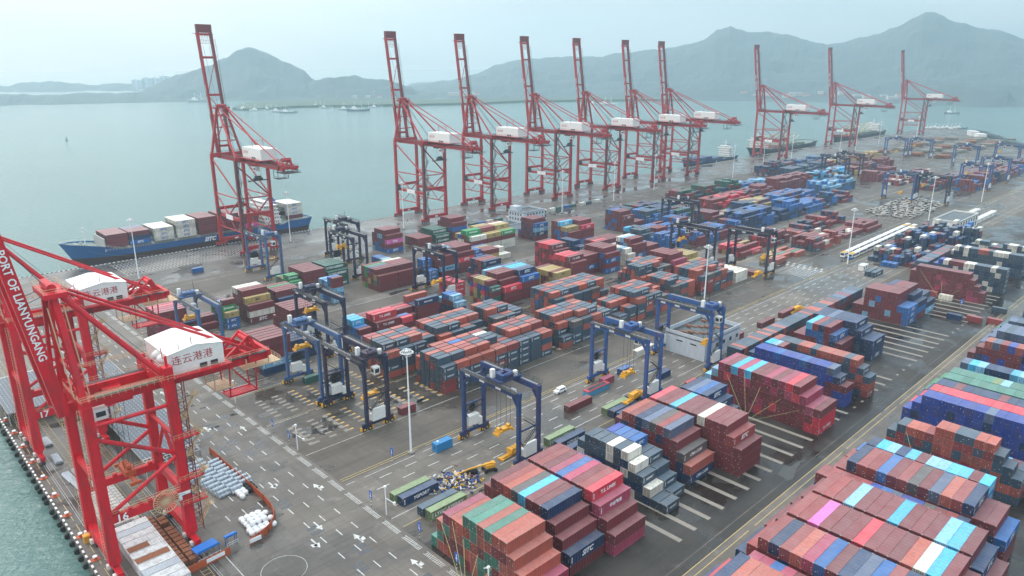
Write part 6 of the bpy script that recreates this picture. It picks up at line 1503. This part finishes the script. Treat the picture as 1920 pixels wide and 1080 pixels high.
r = spreader_at(330, 145, 0, 'yellow spreader between two maroon boxes beside the fence', .5); r = spreader_at(372, 188, .1, 'yellow spreader frame before the green boxes at the crossing', 1.2)
rr = random.Random(3); b = MB()
for k in range(420):
    x, y = rr.gauss(0, 2.3), rr.gauss(0, 1.5); z = max(.1, 1.3 * math.exp(-(x * x / 9 + y * y / 4))) * rr.random(); b.col = rr.choice([(.03, .08, .3), (.03, .08, .3), (.6, .6, .62), (.02, .02, .02), (.7, .4, .03), (.2, .1, .06), (.5, .52, .55)])
    d = Vector((rr.uniform(-1, 1), rr.uniform(-1, 1), rr.uniform(-.4, .5))).normalized() * rr.uniform(.3, 1.1); b.beam((x, y, z + .1), (x + d.x, y + d.y, max(.05, z + d.z + .1)), rr.uniform(.08, .35), rr.uniform(.08, .35))
o = b.build('scrap_heap', M['attr']); o.location = (115.6, 142.6, 0); o.rotation_euler = (0, 0, -.35); o.scale = (1.5, 1.6, 1.4); tag(o, 'heap of blue, white and yellow machine parts', 'scrap heap', None, 'stuff')
b = MB(); b.tube((-1.6, 0, .8), (1.6, 0, .8), .8, 14)
for k in range(5): b.tube((-1.5 + k * .7, 0, .8), (-1.3 + k * .7, 0, .8), .88, 14)
o = b.build('black_drum', M['rubber']); o.location = (121.6, 143.2, 0); o.rotation_euler = (0, 0, -.5); tag(o, 'ribbed black drum beside the heap of machine parts', 'drum')
r = empty('blue_tank_box', (121.5, 159.4, 0), 0); b = MB(); b.box(0, 6.2, 0, 2.5, .15, 2.9); b.build('body', M['obj'], r, color=(.02, .22, .5)); b = MB(); b.box(1, 1.7, 1, 1.6, 2.9, 3.3); b.build('hatch', M['ltext'], r); b = MB(); b.box(-.05, 0, .9, 1.5, 1.2, 2.0); b.build('window', M['dark'], r); tag(r, 'bright blue cabin box at the foot of the tall mast', 'cabin')
r = empty('flat_rack', (184.5, 152.5, 0)); b = MB(); b.box(0, 12, 0, 2.4, .1, 2.2); b.build('side', M['obj'], r, color=(.05, .28, .5)); b = MB(); b.box(-.1, 12.1, -.1, 2.5, 2.2, 2.5); b.build('top_frame', M['obj'], r, color=(.5, .05, .08)); b = MB(); b.box(1.2, 10.8, .3, 2.1, 2.5, 2.54); b.build('cover', M['roofdark'], r); tag(r, 'cyan-sided flat rack with a red rim beside the maroon container', 'flat rack')
# fence of the middle road
b = MB(); b.rail((250, 141.6, 0), (372, 141.6, 0), 1.6, 2.2, .12); b.rail((250, 140.9, 0), (372, 140.9, 0), .7, 2.2, .1); tag(b.build('white_fence', M['ltext']), 'low white railing fence along the middle road', 'fence')
b = MB(); b.rail((330, 404.6, 0), (720, 404.6, 0), 1.8, 3, .1); tag(b.build('quay_fence', M['cast']), 'long thin grey fence between the yard and the far quay', 'fence')
# ================================================================== VEHICLES
def van(L=5, Wd=1.9, h=1.95, lorry=False):
    r = empty('parked_van' if not lorry else 'parked_lorry'); b = MB()
    if lorry: b.box(0, 2.0, 0, 2.3, .7, 2.9); b.beam((1, 1.15, .9), (6.2, 1.15, .9), 1.0, .4)
    else: b.box(0, L, 0, Wd, .4, 1.2); b.raw([(.9, .08, 1.2), (L - .1, .08, 1.2), (L - .1, Wd - .08, 1.2), (.9, Wd - .08, 1.2), (1.5, .15, h), (L - .3, .15, h), (L - .3, Wd - .15, h), (1.5, Wd - .15, h)], [(4, 5, 6, 7), (0, 1, 5, 4), (1, 2, 6, 5), (2, 3, 7, 6), (3, 0, 4, 7)])
    b.build('body', M['palew'] if lorry else M['ltext'], r); b = MB()
    if lorry: b.box(-.03, 0, .2, 2.1, 1.7, 2.6); b.box(.5, 1.3, -.03, 0, 1.7, 2.5)
    else: b.box(1.7, L - .7, .08, .12, 1.25, 1.7); b.box(1.12, 1.2, .3, Wd - .3, 1.3, 1.75)
    b.build('window', M['glass'], r)
    for x in ((.9, L - .9) if not lorry else (1.0, 4.6, 5.6)):
        b = MB(); b.tube((x, -.02, .42), (x, .25, .42), .42, 10); b.tube((x, (2.3 if lorry else Wd) - .25, .42), (x, (2.3 if lorry else Wd) + .02, .42), .42, 10); b.build('wheel', M['rubber'], r)
    return r
v = van(); v.location = (178.5, 162, 0); tag(v, 'small white van on the road beside the bright blue crane', 'van')
v2 = copy_tree(v); v2.location = (672, 157, 0); tag(v2, 'tiny white van on the far stretch of road', 'van')
lo = van(lorry=True); n = 0; rr = random.Random(9)
for i in range(11):
    for j in range(7):
        if rr.random() < .12: continue
        c = lo if n == 0 else copy_tree(lo); c.location = (606 + i * 8.6 + rr.uniform(-1, 1), 186 + j * 5.2 + rr.uniform(-1, 1), 0); c.rotation_euler = (0, 0, rr.choice((0, 0, 1.57, .8, 2.2))); n += 1
        tag(c, 'white lorry cab in the crowd parked beside the far lamp mast', 'lorry', 'white lorries crowded in the yard')
for i in range(13):
    for j in range(4):
        c = copy_tree(lo); c.location = (735 + i * 7.5, 372 + j * 6.2, 0); c.rotation_euler = (0, 0, .6); tag(c, 'white lorry parked in rows beside the far quay road', 'lorry', 'lorries parked by the far quay road')
def coach():
    r = empty('white_coach'); b = MB(); b.box(0, 11.6, 0, 2.6, .4, 3.3); b.build('body', M['ltext'], r); b = MB(); b.box(.6, 11, -.04, 0, 1.7, 2.7); b.box(-.04, 0, .2, 2.4, 1.5, 2.9); b.build('window', M['glass'], r)
    b = MB(); b.box(1, 10.5, .4, 2.2, 3.3, 3.42); b.build('roof', M['white'], r)
    for x in (2.2, 9.3): b = MB(); b.tube((x, -.03, .5), (x, .3, .5), .5, 10); b.build('wheel', M['rubber'], r)
    return r
co = coach(); n = 0; ends = []
for row in range(2):
    for i in range(10):
        c = co if n == 0 else copy_tree(co); c.location = (450 + i * 12.4, 167.5 + row * 4.6 + i * .35, 0); n += 1
        tag(c, '%s white coach from the near end of the %s row' % (ordw(i + 1), ['landward', 'seaward'][row]), 'coach', 'white coaches parked in two rows')
        ends.append((row, i, c))
for row, i, c in ends:
        if i in (0, 9):
            b = MB(); b.box(0, 5.5, .2, 2.4, 3.43, 3.5); b.build('yellow_roof', M['yellow'], c)
            if row == 0 and i == 0: b = MB(); b.box(-.06, 3, -.06, 2.66, .3, 1.3); b.build('blue_nose', M['blue'], c)
# log piles at the end of the quay
for k in range(26):
    b = MB(); rr = random.Random(k)
    for q in range(26): b.tube((rr.uniform(-8, -6), -4 + (q % 9), .5 + (q // 9) * .9), (rr.uniform(6, 8), -4 + (q % 9), .5 + (q // 9) * .9), .45, 6)
    o = b.build('timber_pile', M['pad'] if k % 3 else M['rust']); o.location = (1060 + (k % 9) * 38 + rr.uniform(-8, 8), 300 + (k // 9) * 34 + rr.uniform(-6, 6), 0); o.rotation_euler = (0, 0, rr.uniform(-.4, .4)); o.scale = (1.4, 1.8, 1.5)
    tag(o, '%s brown log pile of the %s row beyond the distant gantry cranes' % (ordw(k % 9 + 1), ['near', 'middle', 'far'][k // 9]), 'log pile', 'log piles at the far end')
b = MB(); rr = random.Random(5)
for k in range(160):
    t = k / 160; x, y = 1505 - t * 240, 378 - t * 122; b.box(x - 6 + rr.uniform(-4, 4), x + rr.uniform(0, 6), y - 4 + rr.uniform(-3, 3), y + rr.uniform(1, 5), 0, rr.uniform(2, 5))
tag(b.build('rock_mound', M['hill']), 'dark green mound of rocks along the far edge of the land', 'rocks', None, 'stuff')
for k, (x, y, L) in enumerate(((1420, 352, 26), (1375, 330, 22))):
    r = empty('white_shed', (x, y, 0), .5); b = MB(); b.box(0, L, 0, 12, 0, 7); b.build('wall', M['white'], r); b = MB(); b.box(-.5, L + .5, -.5, 12.5, 7, 7.6); b.build('roof', M['sheet'], r); tag(r, ['white shed near the tip of the land', 'second white shed behind the log piles'][k], 'shed')

# ================================================================== AIR
b = MB(); b.box(-900, 5000, -900, 5000, -14, 480)
hz = bpy.data.materials.new('haze'); hz.use_nodes = True; t = hz.node_tree; t.nodes.clear(); mo = t.nodes.new('ShaderNodeOutputMaterial'); pv = t.nodes.new('ShaderNodeVolumePrincipled')
pv.inputs['Color'].default_value = (.68, .895, 1.0, 1); pv.inputs['Density'].default_value = .000175; pv.inputs['Anisotropy'].default_value = .45
t.links.new(pv.outputs[0], mo.inputs['Volume']); o = b.build('haze', hz); tag(o, None, None, None, 'stuff')
o.display_type = 'WIRE'
